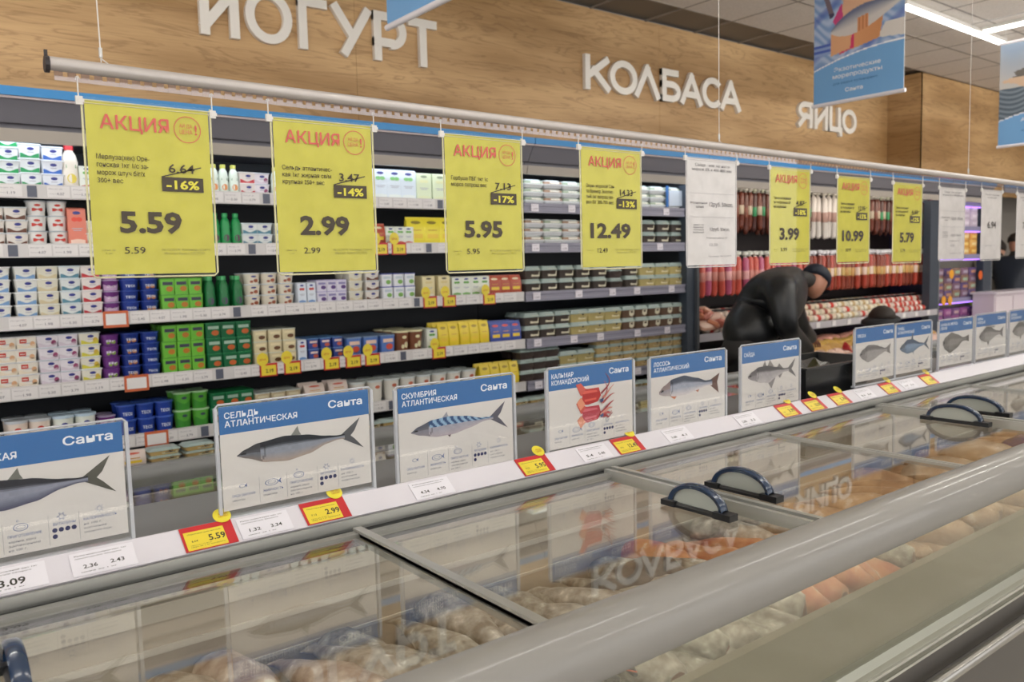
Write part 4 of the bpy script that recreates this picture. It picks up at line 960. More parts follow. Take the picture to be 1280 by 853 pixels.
def tub(nm, body, lid, wave, logo='3a3f8c', spot=None, txt=None, w_=.088, h_=.054):
    d = [('band', .002, h_ * .26, 2, -.006), ('oval', .004, h_ * .66, .013, .0065, 3), ('rect', .004, h_ * .42, .012, .0016, 5)]
    if spot: d.append(('oval', w_ * .26, h_ * .36, .010, .011, 4))
    if txt: d[1] = ('rect', -.012, h_ * .6, .013, .009, 3); d.append(('text', txt, -.012, h_ * .54, .018, .006, 0))
    return vessel(nm, 'rect', [(0, .84, .84, 0), (h_ - .006, .97, .97, 0), (h_ - .005, 1.04, 1.04, 1), (h_ - .002, 1.05, 1.05, 1), (h_, 1.0, 1.0, 1)], w_, w_, M(body, lid, wave, logo, spot or 'c08040', 'b8b8c4'), d)
def rcup(nm, body, lid, txt=None, tcol='e8ecf8', spot=None, w_=.084, h_=.052, band=None, logo=None):
    d = []
    if band: d.append(('band', .002, h_ * .45, 2, -.008))
    if txt: d.append(('text', txt, 0, h_ * .30, w_ * .50, h_ * .20, 3))
    if logo: d.append(('oval', 0, h_ * .68, w_ * .15, h_ * .08, 5))
    if spot: d.append(('oval', .012, h_ * .30, w_ * .14, h_ * .16, 4)); d.append(('oval', -.010, h_ * .22, w_ * .09, h_ * .11, 4))
    return vessel(nm, 'round', [(0, .80, .80, 0), (h_ * .9, .96, .96, 0), (h_ * .9 + .001, 1.04, 1.04, 1), (h_ - .001, 1.05, 1.05, 1), (h_, .98, .98, 1)], w_, w_, M(body, lid, band or body, tcol, spot or body, logo or body), d)
def bottle(nm, body, cap, pic, band=None, w_=.052, h_=.17):
    d = [('oval', 0, h_ * .22, w_ * .28, h_ * .11, 2), ('rect', 0, h_ * .5, w_ * .3, h_ * .04, 3)]
    return vessel(nm, 'round', [(0, .92, .92, 0), (.006, 1, 1, 0), (h_ * .38, 1, 1, 0), (h_ * .48, .90, .90, 0), (h_ * .58, .98, .98, 0), (h_ * .76, .80, .80, 0), (h_ * .86, .48, .48, 0), (h_ * .87, .56, .56, 1), (h_ * .985, .56, .56, 1), (h_, .48, .48, 1)], w_, w_, M(body, cap, pic, band or body), d)
def carton(nm, body, top, c1, c2, w_=.070, d_=.06, h_=.165, logo='3a3f8c'):
    d = [('oval', 0, h_ * .86, w_ * .22, h_ * .045, 3), ('oval', -w_ * .13, h_ * .69, w_ * .17, h_ * .06, 2), ('oval', w_ * .13, h_ * .69, w_ * .17, h_ * .06, 2), ('rect', 0, h_ * .45, w_ * .3, .0015, 5), ('rect', 0, h_ * .40, w_ * .22, .0015, 5), ('band', .003, h_ * .16, 4, .002)]
    return vessel(nm, 'box', [(0, 1, 1, 0), (h_ * .96, 1, 1, 0), (h_, .98, .5, 1)], w_, d_, M(body, top, c1, logo, c2, 'b0b4c0'), d, False)
def pouch(nm, body, acc, w_=.062, d_=.04, h_=.125):
    d = [('oval', 0, h_ * .80, w_ * .28, h_ * .06, 1), ('rect', 0, h_ * .30, w_ * .32, h_ * .08, 2), ('rect', 0, h_ * .52, w_ * .26, .0018, 3)]
    return vessel(nm, 'rect', [(0, .9, .9, 0), (.01, 1, 1, 0), (h_ * .5, 1, .95, 0), (h_ * .85, 1, .45, 0), (h_ * .93, 1, .10, 0), (h_, 1.02, .06, 0)], w_, d_, M(body, acc, 'eac83c', 'c08a30'), d)
def traypack(nm, base, food, w_=.165, d_=.12, h_=.052):
    return vessel(nm, 'rect', [(0, .86, .86, 0), (h_ * .35, .96, .96, 0), (h_ * .36, 1.03, 1.03, 0), (h_ * .50, 1.03, 1.03, 0), (h_ * .52, .97, .97, 1), (h_ * .82, .92, .92, 1), (h_ * .84, .80, .80, 2), (h_, .70, .7, 2)], w_, d_, M(base, food, 'c8d0d0', 'e8e6da'), [('rect', .01, h_ * .68, .04, .005, 3)])
def clearbox(nm, food, label, w_=.130, d_=.10, h_=.082, shield=False):
    lab = [('poly', [(.005, h_ * .25), (.03, h_ * .10), (.055, h_ * .25), (.055, h_ * .75), (.005, h_ * .75)], 2), ('rect', .03, h_ * .5, .012, .006, 3)] if shield else [('rect', .022, h_ * .50, .034, h_ * .30, 2), ('oval', .026, h_ * .6, .008, .007, 3), ('rect', .024, h_ * .35, .022, .0014, 3)]
    return vessel(nm, 'rect', [(0, .86, .86, 0), (h_ * .62, .98, .98, 0), (h_ * .66, 1.03, 1.03, 1), (h_ * .72, 1.03, 1.03, 1), (h_ * .78, .96, .96, 1), (h_, .84, .84, 1)], w_, d_, M(food, '9fb0ac', label, '4a3c30'), lab)
def twocup(nm, body, top, pic, lab='3c3c50', w_=.066, h_=.075):
    d = [('oval', .008, h_ * .34, w_ * .24, h_ * .17, 2), ('rect', 0, h_ * .68, w_ * .34, h_ * .10, 3)]
    return vessel(nm, 'rect', [(0, .92, .92, 0), (h_ * .92, 1, 1, 0), (h_ * .93, 1.04, 1.04, 1), (h_, 1.04, 1.04, 1)], w_, w_, M(body, top, pic, lab), d)
K = {}
K['tub_green'] = (tub('tub', 'e6ecf0', 'dfe6ea', '2c9c5c'), .092, 'yogurt_tub', 'white yogurt tub with a green wave and blue oval mark', 'tub')
K['tub_green_wide'] = (tub('tub', 'e8edf2', 'd8dee2', '2f9a60', h_=.06), .096, 'yogurt_tub', 'larger white tub with a green wave', 'tub')
K['tub_blue'] = (tub('tub', 'e6eaf4', 'dde2ea', '3c6cc0', h_=.058), .094, 'yogurt_tub', 'white tub with a blue wave', 'tub')
K['tub_white'] = (tub('tub', 'e4e4e0', 'eef0f2', '7aa0cc'), .092, 'yogurt_tub', 'white tub with pale blue stripe and blue oval mark', 'tub')
K['tub_cream'] = (tub('tub', 'e0dccc', 'e8e8e0', 'd6c8a4'), .092, 'yogurt_tub', 'cream-white tub with blue oval mark', 'tub')
K['tub_teal'] = (tub('tub', 'e0e4e4', 'd4e2ea', '5c8ca0'), .092, 'yogurt_tub', 'white tub with a slate blue wave', 'tub')
K['tub_red'] = (tub('tub', 'e6dedc', 'e8e4e4', 'c03c44'), .092, 'yogurt_tub', 'white tub with a red wave', 'tub')
K['tub_brown'] = (tub('tub', 'e2dcd6', 'cfd6dc', '6c4638'), .088, 'yogurt_tub', 'white tub with a brown wave', 'tub')
K['tub_redlogo'] = (tub('tub', 'ece6dc', 'd8d8da', 'e8dcc8', 'c8382c', 'e0b088', 'Mild'), .092, 'yogurt_tub', 'cream tub with a red square mark', 'tub')
K['tub_violet'] = (tub('tub', 'e8e2ea', 'c8ced8', 'd8ccd8', '3a3f8c', '9c4c74'), .094, 'yogurt_tub', 'white tub with blue oval mark and berry', 'tub')
K['tub_yellow'] = (tub('tub', 'eae6d8', 'd6dcdc', 'd8d050', '3a3f8c', 'd8b850'), .096, 'yogurt_tub', 'white tub with yellow edge and blue oval mark', 'tub')
K['cup_purple'] = (rcup('cup', '6a2c78', 'b8a8c8', 'ЯиЯ', 'e8d8e8', None, .076, .050, 'c8a8cc'), .078, 'yogurt_cup', 'round purple yogurt cup', 'cup')
K['cup_purplegreen'] = (rcup('cup', '6e3484', '5a2a70', 'Яг', 'e8e0f0', '8cac48', .080, .050), .082, 'yogurt_cup', 'round purple and green yogurt cup', 'cup')
K['cup_blue'] = (rcup('cup', '20388c', '3c58b0', 'ТЕОS', 'e0e6f6', None, .086, .050), .090, 'yogurt_cup', 'round dark blue yogurt cup', 'cup')
K['cup_blue2'] = (rcup('cup', '1c3484', '3650a8', 'ТЕОS', 'e0e6f6', 'c07c40', .086, .050), .090, 'yogurt_cup', 'round dark blue yogurt cup with fruit', 'cup')
K['cup_blue_tall'] = (rcup('cup', '22409c', '4868c0', 'ТЕОS', 'e0e6f6', None, .086, .070), .090, 'yogurt_cup', 'tall round blue yogurt cup', 'cup')
K['cup_green_tall'] = (rcup('cup', '5aa83c', 'a8d0a0', None, 'e0e6f6', None, .084, .085, '3f8f34', '3c4c58'), .088, 'yogurt_cup', 'tall bright green yogurt cup', 'cup')
K['cup_red_tall'] = (rcup('cup', 'ecdcd0', 'cdd2d8', None, 'c8382c', 'd86838', .088, .125, None, 'c8382c'), .094, 'yogurt_cup', 'tall white yogurt cup with red mark and fruit', 'cup')
K['cup_mango'] = (rcup('cup', 'e8ece4', 'c6dcec', 'МУР', '6aa04c', 'd8983c', .088, .125, None, '3a3f8c'), .094, 'yogurt_cup', 'tall white yogurt cup with green word and orange fruit', 'cup')
K['cup_foil'] = (rcup('cup', 'e4e2e0', 'b0b8c0', 'M', 'c8382c', None, .082, .064, None, 'c8382c'), .088, 'yogurt_cup', 'white cup with foil lid and red mark', 'cup')
K['cup_beige'] = (rcup('cup', 'e0d8c8', 'd4dce4', None, 'a04c4c', 'a86048', .090, .055, None, '3a3f8c'), .094, 'yogurt_cup', 'cream round cup with small fruit picture', 'cup')
K['green_pack'] = (twocup('pack', '6cb83c', '58a030', 'b8742c'), .070, 'yogurt_pack', 'bright green yogurt pot', 'yogurt')
K['dark_pack'] = (twocup('pack', '14643c', '1c7a48', 'c06030', '9cb8a8', .076), .080, 'yogurt_pack', 'dark green yogurt pot', 'yogurt')
K['purple_white'] = (twocup('pack', 'd8d4e4', 'a8a0cc', '5a3c80', '9088b8', .06, .06), .064, 'yogurt_pack', 'lilac and white small pot', 'yogurt')
K['blue_white'] = (twocup('pack', 'e4e6ec', '4450a8', '7cae58', 'c0ccd8', .066, .072), .070, 'cheese_pot', 'white pot with a blue lid', 'pot')
K['red_strip'] = (carton('box', 'd8e0ec', '4a78b8', 'c83c34', '6a90c4', .046, .06, .11), .05, 'drink_box', 'blue-white box with a red picture', 'box')
K['cocoa'] = (twocup('pack', 'd8cca8', 'c8ccc0', '6a4830', 'e8dcb8', .072, .058), .078, 'dessert_pot', 'cream dessert pot with brown picture', 'pot')
K['blue_red'] = (twocup('pack', '3a4c94', '5c88c0', 'c86048', 'e0c8c0', .060, .055), .064, 'cheese_pot', 'small blue pot with red picture', 'pot')
K['bottle_green'] = (bottle('bottle', '1f9450', '2ea860', '503848', '2c8450', .05, .155), .054, 'yogurt_bottle', 'green drinking yogurt bottle', 'bottle')
K['bottle_dark'] = (bottle('bottle', '17703c', '48a868', '4a4458', '2a8a50', .052, .155), .058, 'yogurt_bottle', 'dark green drinking yogurt bottle', 'bottle')
K['bottle_white'] = (bottle('bottle', 'dce6dc', 'c8c860', 'd88c50', '3c8c5c', .048, .14), .054, 'yogurt_bottle', 'white drinking yogurt bottle with yellow cap', 'bottle')
K['bottle_red'] = (bottle('bottle', 'e8e0d4', 'cc2c34', 'dcc850', '5a9c58', .068, .19), .072, 'yogurt_bottle', 'white bottle with a red cap and fruit picture', 'bottle')
K['carton_red'] = (carton('carton', 'e0806c', 'd84438', 'e8503c', 'f0d0c0', .072, .06, .165), .076, 'juice_carton', 'red and white carton with orange picture', 'carton')
K['carton_milk'] = (carton('carton', 'dce8f4', 'dce8f4', '84c87c', 'e8f0f0', .100, .07, .165), .105, 'milk_carton', 'large pale blue milk carton with green leaves', 'carton')
K['carton_cream'] = (carton('carton', 'dce8c8', 'd8e4c8', 'e4e8b8', 'e0e8c0', .100, .07, .155, '8c9c80'), .108, 'milk_carton', 'large pale green milk carton', 'carton')
K['carton_small'] = (carton('carton', 'dfe4dc', 'd4e0d8', '6cb050', 'c85848', .062, .05, .10), .066, 'milk_carton', 'small white carton with green leaves', 'carton')
K['carton_beige'] = (carton('carton', 'e0d4a8', 'd8dc98', 'd8c890', 'e4e0d4', .080, .07, .125, '605848'), .088, 'butter_carton', 'cream carton', 'carton')
K['carton_green'] = (carton('carton', 'e2e6dc', 'd0dcc8', '68a84c', '7cb060', .068, .06, .115), .074, 'milk_carton', 'white carton with green leaves', 'carton')
K['pouch_big'] = (pouch('pouch', 'ecdc3c', '8c7c28', .115, .06, .155), .120, 'milk_pouch', 'large yellow pouch', 'pouch')
K['pouch_yellow'] = (pouch('pouch', 'e6cc34', 'a88c28', .070, .05, .140), .076, 'milk_pouch', 'tall yellow pouch', 'pouch')
K['pack_red'] = (pouch('pouch', 'b4523c', 'e8d8b8', .090, .05, .115), .096, 'cheese_pack', 'red-brown pack with pale window', 'pack')
K['pack_bluered'] = (pouch('pouch', '4456a8', 'd84c44', .085, .05, .125), .09, 'cheese_pack', 'blue and red pack with yellow panel', 'pack')
K['round_pack'] = (rcup('cup', '7c4c34', 'e2dcb4', None, 'e2dcb4', 'e2dcb4', .10, .115, None, 'e2dcb4'), .108, 'honey_cup', 'brown cup with large cream round label', 'cup')
K['tray'] = (traypack('tray', 'd8dadc', '9aa890'), .172, 'salad_tray', 'flat white salad tray', 'tray')
K['tray2'] = (traypack('tray', 'd2d4d8', '9c7c64'), .172, 'salad_tray', 'flat white tray of brown salad', 'tray')
K['box_dark'] = (clearbox('box', '4c4440', 'ddd6bc'), .136, 'dessert_box', 'clear box of dark dessert with cream label', 'box')
K['box_brown'] = (clearbox('box', '6c5444', 'e0d8c0', shield=True), .136, 'dessert_box', 'clear box of brown cakes with shield label', 'box')
K['box_cream'] = (clearbox('box', 'bfae74', 'e2d8b0', w_=.17), .176, 'dessert_box', 'clear box of golden pastry with long label', 'box')
K['box_pasta'] = (clearbox('box', 'c4a874', 'd8c494', w_=.13, h_=.06), .136, 'pastry_box', 'clear box of golden rolls', 'box')
K['box_choc'] = (clearbox('box', '463a38', '4c403c', w_=.12, h_=.07), .126, 'dessert_box', 'clear box of dark chocolate dessert', 'box')
K['roll_pack'] = (twocup('pack', '5a7cc0', '7c94b8', 'd85844', 'e8c8b4', .09, .10), .096, 'cheese_pack', 'blue and red cheese roll pack', 'pack')
K['white_disc'] = (rcup('cup', 'e4e0d8', 'd8e0e0', None, 'c86c50', None, .098, .12, None, 'c86c50'), .106, 'cheese_pack', 'round-faced white cheese pack with red mark', 'pack')
K['lying'] = (clearbox('pack', 'd8b878', 'e8e4c0', w_=.14, h_=.030), .150, 'cheese_slices', 'flat yellow pack of cheese slices', 'pack')
K['small_brown'] = (twocup('pack', 'c0b090', 'c8d0cc', '5c4434', 'd8ceb0', .078, .062), .084, 'dessert_pot', 'small brown and cream pot', 'pot')
K['soft_pack'] = (pouch('pouch', 'd8c8c0', 'c85844', .11, .06, .07), .118, 'soft_cheese_pack', 'soft white and orange pack', 'pack')
hcache = {}
def kheight(me):
    if me.name not in hcache: hcache[me.name] = max(v.co.z for v in me.vertices)
    return hcache[me.name]
SHN = {'A': 'on the top %s shelf', 'B': 'on the second %s shelf', 'C': 'on the middle %s shelf', 'D': 'on the fourth %s shelf', 'E': 'on the lowest %s shelf', 'F': 'in the bottom %s tub'}
pr_ = random.Random(3)
def fill(sk, row, deep=1, y0=4.02, zbase=None, where='dairy'):
    z = (SH[sk] if zbase is None else zbase) - .004
    for (p0, p1, kinds, high) in row:
        kinds = kinds.split('+')
        if isinstance(p0, float): x0, x1 = p0, p1          # given in metres
        else: x0, x1 = Xof(p0, y0, z + .05), Xof(p1, y0, z + .05)
        pitch = K[kinds[0]][1]; n = max(1, round((x1 - x0) / pitch)); st = (x1 - x0) / n
        for i in range(n):
            me, _, nm, desc, cat = K[kinds[i % len(kinds)]]; H = kheight(me)
            dd = max(v.co.y for v in me.vertices) * 2
            for dp in range(deep):
                hh = high if dp == 0 else high
                for k in range(hh):
                    if dp > 0 and k < hh - 1: continue      # behind the front row only the topmost show
                    o = link(nm, me, None, (x0 + st * (i + .5) + pr_.uniform(-.002, .002), y0 + dd / 2 + dp * (dd + .004) + pr_.uniform(0, .006), z - .002 + k * (H + .0005)))
                    o.rotation_euler.z = pr_.uniform(-.04, .04)
                    lab = desc + ' ' + SHN[sk] % where
                    if dp > 0 and hh > 1: o.location.z = z - .002 + k * (H + .0005)
                    tag(o, lab, cat, lab.replace(' on the', 's on the', 1).replace(' in the', 's in the', 1))
t1, ox1, sh1 = case('dairy_fridge', -1.3, 3.205, 'open dairy fridge with white shelf edges full of yogurts, left of the grey-edged one', ends=(-1.3,))
t2, ox2, sh2 = case('dessert_fridge', 3.21, 4.84, 'open fridge with grey shelf edges full of boxed desserts', ends=(4.812,))
for s_ in 'ABCDE':
    z = SH[s_]
    rail_edge(sh1[s_], -1.27 - ox1, 3.198 - ox1, z, 'w')
    rail_edge(sh2[s_], 3.215 - ox2, 4.80 - ox2, z, 'g')
    x = .25; k = ord(s_)
    while x < 3.1:
        wd = (.086, .095, .080)[k % 3]
        if (k * 7) % 11 != 3: price_label(sh1[s_], x + wd / 2 - ox1, z - .028, wd, .048, k)
        else: MB().box(-.018, .018, -.001, 0, -.024, .024).build('dark_tag', mat('#5c6070'), sh1[s_], (x + .03 - ox1, SY - .0135, z - .028))
        x += wd + .006; k += 1
    x = 3.30
    while x < 4.7:
        price_label(sh2[s_], x - ox2, z - .030, .06, .046, k, 'g'); x += (.31, .24, .36)[k % 3]; k += 1
fill('A', [(-60, 25, 'tub_green', 4), (26, 52, 'tub_green_wide', 3), (53, 80, 'tub_blue', 3), (81, 98, 'bottle_red', 1), (99, 262, 'carton_small', 1), (263, 300, 'bottle_white', 1), (301, 336, 'tub_red+tub_violet', 2), (340, 465, 'bottle_white', 1), (467, 520, 'carton_milk', 1), (520, 580, 'carton_cream', 1), (585, 650, 'carton_small', 1)])
fill('B', [(-60, 9, 'tub_brown', 3), (10, 33, 'tub_brown', 3), (35, 88, 'cup_foil', 3), (89, 106, 'carton_red', 1), (107, 262, 'tub_cream', 2), (264, 304, 'bottle_green', 1), (305, 340, 'tub_teal', 2), (345, 466, 'tub_white', 2), (467, 482, 'pack_red', 1), (483, 517, 'carton_small', 1), (512, 570, 'pouch_big', 1), (575, 650, 'pouch_big', 1)])
fill('C', [(-60, 20, 'tub_white', 4), (22, 48, 'tub_white', 4), (49, 75, 'tub_cream', 4), (77, 103, 'tub_teal', 4), (104, 129, 'tub_red', 4), (130, 151, 'cup_purple', 4), (152, 202, 'cup_blue+cup_blue2', 4), (203, 254, 'green_pack', 2), (256, 308, 'bottle_dark', 1), (308, 371, 'cup_beige', 3), (372, 396, 'red_strip', 1), (397, 434, 'purple_white', 2), (436, 477, 'tub_cream+tub_brown', 3), (478, 521, 'blue_white', 2), (527, 565, 'carton_beige', 1), (566, 612, 'carton_green', 1), (613, 652, 'pack_red', 1)], 2)
fill('D', [(-60, -4, 'tub_redlogo', 4), (-3, 48, 'tub_redlogo', 4), (50, 101, 'tub_violet', 4), (102, 128, 'tub_yellow', 4), (130, 153, 'cup_purplegreen', 4), (154, 204, 'cup_blue2+cup_blue', 4), (205, 258, 'green_pack', 3), (260, 316, 'dark_pack', 3), (318, 372, 'cocoa', 3), (373, 384, 'red_strip', 1), (385, 431, 'blue_red', 2), (433, 496, 'roll_pack', 1), (498, 532, 'round_pack', 1), (533, 548, 'carton_green', 1), (549, 613, 'pouch_yellow', 1), (614, 652, 'pack_bluered', 1)], 3)
fill('E', [(-60, 8, 'cup_foil', 1), (9, 66, 'cup_red_tall', 1), (68, 123, 'cup_mango', 1), (125, 148, 'cup_purple', 2), (149, 220, 'cup_blue_tall', 2), (221, 264, 'cup_green_tall', 2), (265, 318, 'dark_pack', 2), (320, 378, 'small_brown', 2), (379, 440, 'soft_pack', 2), (441, 600, 'white_disc', 1), (601, 650, 'pouch_yellow', 1)], 2)
fill('F', [(150, 182, 'soft_pack', 1), (184, 272, 'lying', 2), (273, 640, 'lying', 1)], 1, 3.85, .665)
fill('A', [(657, 727, 'tray+tray2', 3), (728, 852, 'tray', 3)], 1, where='dessert')
fill('B', [(657, 727, 'tray2+tray', 3), (728, 800, 'tray', 3), (803, 856, 'box_dark', 2)], 1, where='dessert')
fill('C', [(656, 740, 'box_dark', 2), (741, 800, 'box_dark+box_choc', 2), (801, 856, 'box_cream', 2)], 1, where='dessert')
fill('D', [(656, 714, 'box_dark', 2), (715, 778, 'box_cream', 2), (779, 857, 'box_brown', 2)], 2, where='dessert')
fill('E', [(652, 700, 'box_choc', 3), (701, 745, 'box_cream', 2), (746, 857, 'box_pasta', 4)], 2, where='dessert')
fill('F', [(640, 857, 'lying', 1)], 1, 3.85, .665, 'dessert')
# promotion tickets clipped to the shelf edges
def clip(sk, px, style, desc, sh_=None, zofs=0):
    z = SH[sk] - .028; x = Xof(px, SY - .02, z)
    shf, ox = (sh1, ox1) if x < 3.2 else (sh2, ox2)
    c = MB()
    if style == 'o': c.box(-.052, .052, -.004, 0, -.040, .034, 0); c.box(-.042, .042, -.005, -.004, -.028, .022, 1)
    else:
        c.box(-.045, .045, -.004, 0, -.036, .030, 2); c.box(-.038, .038, -.005, -.004, -.030, .020, 3); c.disc_xz(-.030, .052, .030, .034, -.0055, 3, 16)
        c.text('2.19', .004, -.016, .04, .018, -.0056, 4, .02, 'c'); c.text('ЦЕНА', -.030, .046, .034, .010, -.006, 2, 0, 'c')
    o = c.build('promo_clip', [mat('#c8643c'), m_wlab, m_tred, m_tyel, m_tink], shf[sk], (x - ox, SY - .016, z)); o['label'] = desc
for sk, px, s_ in (('C', 145, 'o'), ('D', 171, 'o'), ('E', 196, 'o')): clip(sk, px, s_, 'orange-framed price ticket')
for sk, px in (('D', 336), ('D', 366), ('D', 415), ('D', 442), ('D', 466), ('D', 549), ('C', 538), ('C', 562), ('C', 612), ('B', 476), ('B', 499)): clip(sk, px, 'y', 'yellow and red promotion ticket')
# glare-lit note with blue stand on the dessert fridge's top shelf
nt0 = tag(empty('shelf_note', (Xof(835, 4.02, 1.95), 4.015, 1.90)), 'white notice in a blue stand on the top shelf by the grey pillar', 'notice')
MB().box(0, .17, 0, .004, .01, .12).build('sheet', mat('#c8d4e4'), nt0); MB().box(-.022, 0, -.003, .006, 0, .15).build('stand', mat('#2468b0'), nt0)

# ------------------------------------------------------------------ pillars between the cases
def pillar(x0, x1, label, y0=3.975):
    t = tag(empty('case_pillar', ((x0 + x1) / 2, y0, 0)), label, 'pillar'); w2 = (x1 - x0) / 2
    MB().box(-w2, w2, 0, .075, 0, 2.06).build('column', mat('#3e4652', .4), t)
    MB().box(w2 - .014, w2 + .004, -.006, 0, 0, 2.06).build('light_edge', mat('#8d9096', .3, .5), t)
PA0, PA1 = Xof(858.5, 3.975, 1.4), Xof(871, 3.975, 1.4)
PB0, PB1 = Xof(1163, 3.975, 1.6), Xof(1174.5, 3.975, 1.6)
PC0, PC1 = Xof(1229, 3.975, 1.3), Xof(1239, 3.975, 1.3)
pillar(PA0, PA1, 'dark grey pillar between the desserts and the sausages')
pillar(PB0, PB1, 'dark grey pillar between the sausages and the purple-lit fridge')
pillar(PC0, PC1, 'dark grey pillar at the right end of the purple-lit fridge')
# ------------------------------------------------------------------ sausage fridge
SX0, SX1 = PA1 + .005, PB1 - .005
t3, ox3, sh3 = case('sausage_fridge', SX0, SX1, 'open fridge of hanging sausages and packed meat behind the bending man', mat('#1c0f12'), '', led=mat('#fff2e0', .5, emit=CASE_LED))
zr1 = at(1030, 243, 4.15).z; zb1 = at(1030, 328, 4.15).z
zr2 = at(1060, 316, 4.10).z; zb2 = at(1060, 372, 4.10).z
zg = at(1085, 396, 3.98).z; zh = at(1000, 452, 3.76).z
for zz in (zr1 + .02, zr2 + .02):
    MB().tube([(SX0 - ox3 + .03, 4.17, zz), (SX1 - ox3 - .03, 4.17, zz)], .008, 8).build('hanging_rod', mat('#8a8a8c', .3, .7), t3, (0, -4.0, 0))
for zz, yb in ((zb1 - .03, 4.25), (zb2 - .02, 4.15)):
    MB().box(SX0 - ox3 + .02, SX1 - ox3 - .02, yb, 4.48, zz - .02, zz).build('shelf', m_dark if False else mat('#101218', .5), t3, (0, -4.0, 0))
MB().box(SX0 - ox3 + .02, SX1 - ox3 - .02, 3.985, 4.48, zg - .03, zg - .008).build('meat_shelf', m_shelf, t3, (0, -4.0, 0))
MB().box(SX0 - ox3 + .02, SX1 - ox3 - .02, 3.97, 3.985, zg - .055, zg + .004).build('meat_shelf_edge', mat('#b8b4ba', .4), t3, (0, -4.0, 0))
MB().ext([(3.735, zh - .06), (3.735, zh), (3.76, zh + .004), (3.79, zh - .02), (4.48, zh - .03), (4.48, zh - .06)], SX0 - ox3, SX1 - ox3).build('meat_tub', mat('#a8a6a6', .4), t3, (0, -4.0, 0))
for k in range(14):
    MB().box(-.03, .03, -.003, 0, -.022, .022).build('price_label', m_wlab, t3, (SX0 - ox3 + .35 + k * .25, 3.968 - 4.0, zg - .025))
def sausage(nm, body, band, cap, r, L, bands=1):
    """hanging sausage, top knot at z 0"""
    prof = [(-L, .25, 0), (-L + .012, .8, 0), (-L + .04, 1, 0)]
    if bands: prof += [(-L * .62, 1, 0), (-L * .62 + .001, 1.02, 1), (-L * .40, 1.02, 1), (-L * .40 + .001, 1, 0)]
    prof += [(-.045, 1, 0), (-.02, .5, 0), (-.012, .3, 2), (-.002, .9, 2), (.018, .9, 2), (.026, .4, 2)]
    mb = MB(); n = 10
    mb.rings([[(r * s_ * math.cos(2 * PI * k / n), r * s_ * math.sin(2 * PI * k / n), z) for k in range(n)] for z, s_, m_ in prof], n, lambda i: prof[i + 1][2])
    return mb.mesh(nm, [mat('#' + body, .3), mat('#' + band, .4), mat('#' + cap, .5)], True)
SM = {'brown': [sausage('sausage', '5c2c20', '7a4430', 'dcdad2', .024, .36), sausage('sausage', '6c3424', 'b8a890', 'dcdad2', .026, .33), sausage('sausage', '4a2420', '2c8450', 'd8dcc8', .024, .34)],
      'white': [sausage('sausage', 'd4ccc4', 'a88478', 'e4ded4', .030, .40)], 'red': [sausage('sausage', 'a84030', 'e0c8b8', 'e2e0e4', .028, .34), sausage('sausage', '8c3c28', 'c8a868', 'e2e0e4', .026, .34), sausage('sausage', '7a3020', 'c89858', 'e2e0e4', .028, .34)],
      'pink': [sausage('sausage', 'c85a4c', 'c88478', 'dfe2d8', .030, .33), sausage('sausage', 'b85c7c', 'e0a8a8', 'dfe2d8', .030, .32)]}
def hang(px0, px1, zt, kind, pitch, desc, Y=4.17, rows=1):
    x0, x1 = Xof(px0, Y, zt), Xof(px1, Y, zt); n = max(1, int((x1 - x0) / pitch))
    for i in range(n):
        for r_ in range(rows):
            o = link('hanging_sausage', SM[kind][(i * 7 + i // 3 + r_) % len(SM[kind])], None, (x0 + (i + .5) * (x1 - x0) / n, Y + r_ * .08 + pr_.uniform(-.01, .01), zt + pr_.uniform(-.004, .004)))
            o.rotation_euler = (pr_.uniform(-.03, .03), pr_.uniform(-.04, .04), pr_.uniform(0, 6)); tag(o, desc, 'sausage', desc)
hang(874, 1012, zr1, 'brown', .060, 'dark brown sausage hanging in the top row left of the white sausages', rows=2)
hang(1013, 1050, zr1, 'white', .075, 'long white sausage hanging in the top row')
hang(1052, 1167, zr1, 'brown', .060, 'dark brown sausage hanging in the top row right of the white sausages', rows=2)
hang(874, 1000, zr2, 'pink', .072, 'pink-red sausage with white cap hanging in the lower row behind the bending man', 4.12)
hang(1001, 1167, zr2, 'red', .062, 'reddish brown sausage hanging in the lower row right of the bending man', 4.12, rows=2)
def log(nm, c1, c2, c3):
    mb = MB(); n = 12; r = .032; L = .17
    prof = [(0, .4, 2), (.01, .95, 0), (.05, 1, 0), (.051, 1.01, 1), (.10, 1.01, 1), (.101, 1, 0), (L - .01, .95, 0), (L, .4, 2)]
    mb.rings([[(x - L / 2, r * s_ * math.cos(2 * PI * k / n), r + r * s_ * math.sin(2 * PI * k / n)) for k in range(n)] for x, s_, m_ in prof], n, lambda i: prof[i][2])
    return mb.mesh(nm, [mat('#' + c1, .35), mat('#' + c2, .4), mat('#' + c3, .5)], True)
LG = [log('log', 'dccabc', 'c8382c', 'e8dcd0'), log('log', 'd8c8b0', '9c4434', 'e8e0cc'), log('log', 'e0d8c4', 'c4a878', 'e8e0cc'), log('log', 'c84434', 'e4dcd4', 'e8dcd0')]
x0, x1 = SX0 + .12, SX1 - .02; n = int((x1 - x0) / .178)
for i in range(n):
    for k in range(3):
        for dp in range(2):
            o = link('packed_sausage', LG[(3 if i > n * .70 else (0, 0, 1, 2, 2)[(i * 3 // max(1, n // 2)) % 5]) if (i + k) % 4 else 0], None, (x0 + (i + .5) * (x1 - x0) / n, 4.03 + k * .05 + dp * .07, zg - .006 + k * .046 + dp * .02))
            o.rotation_euler.z = pr_.uniform(-.06, .06); tag(o, 'cream and red packed sausage lying in rows on the meat shelf', 'sausage', 'packed sausages on the meat shelf')
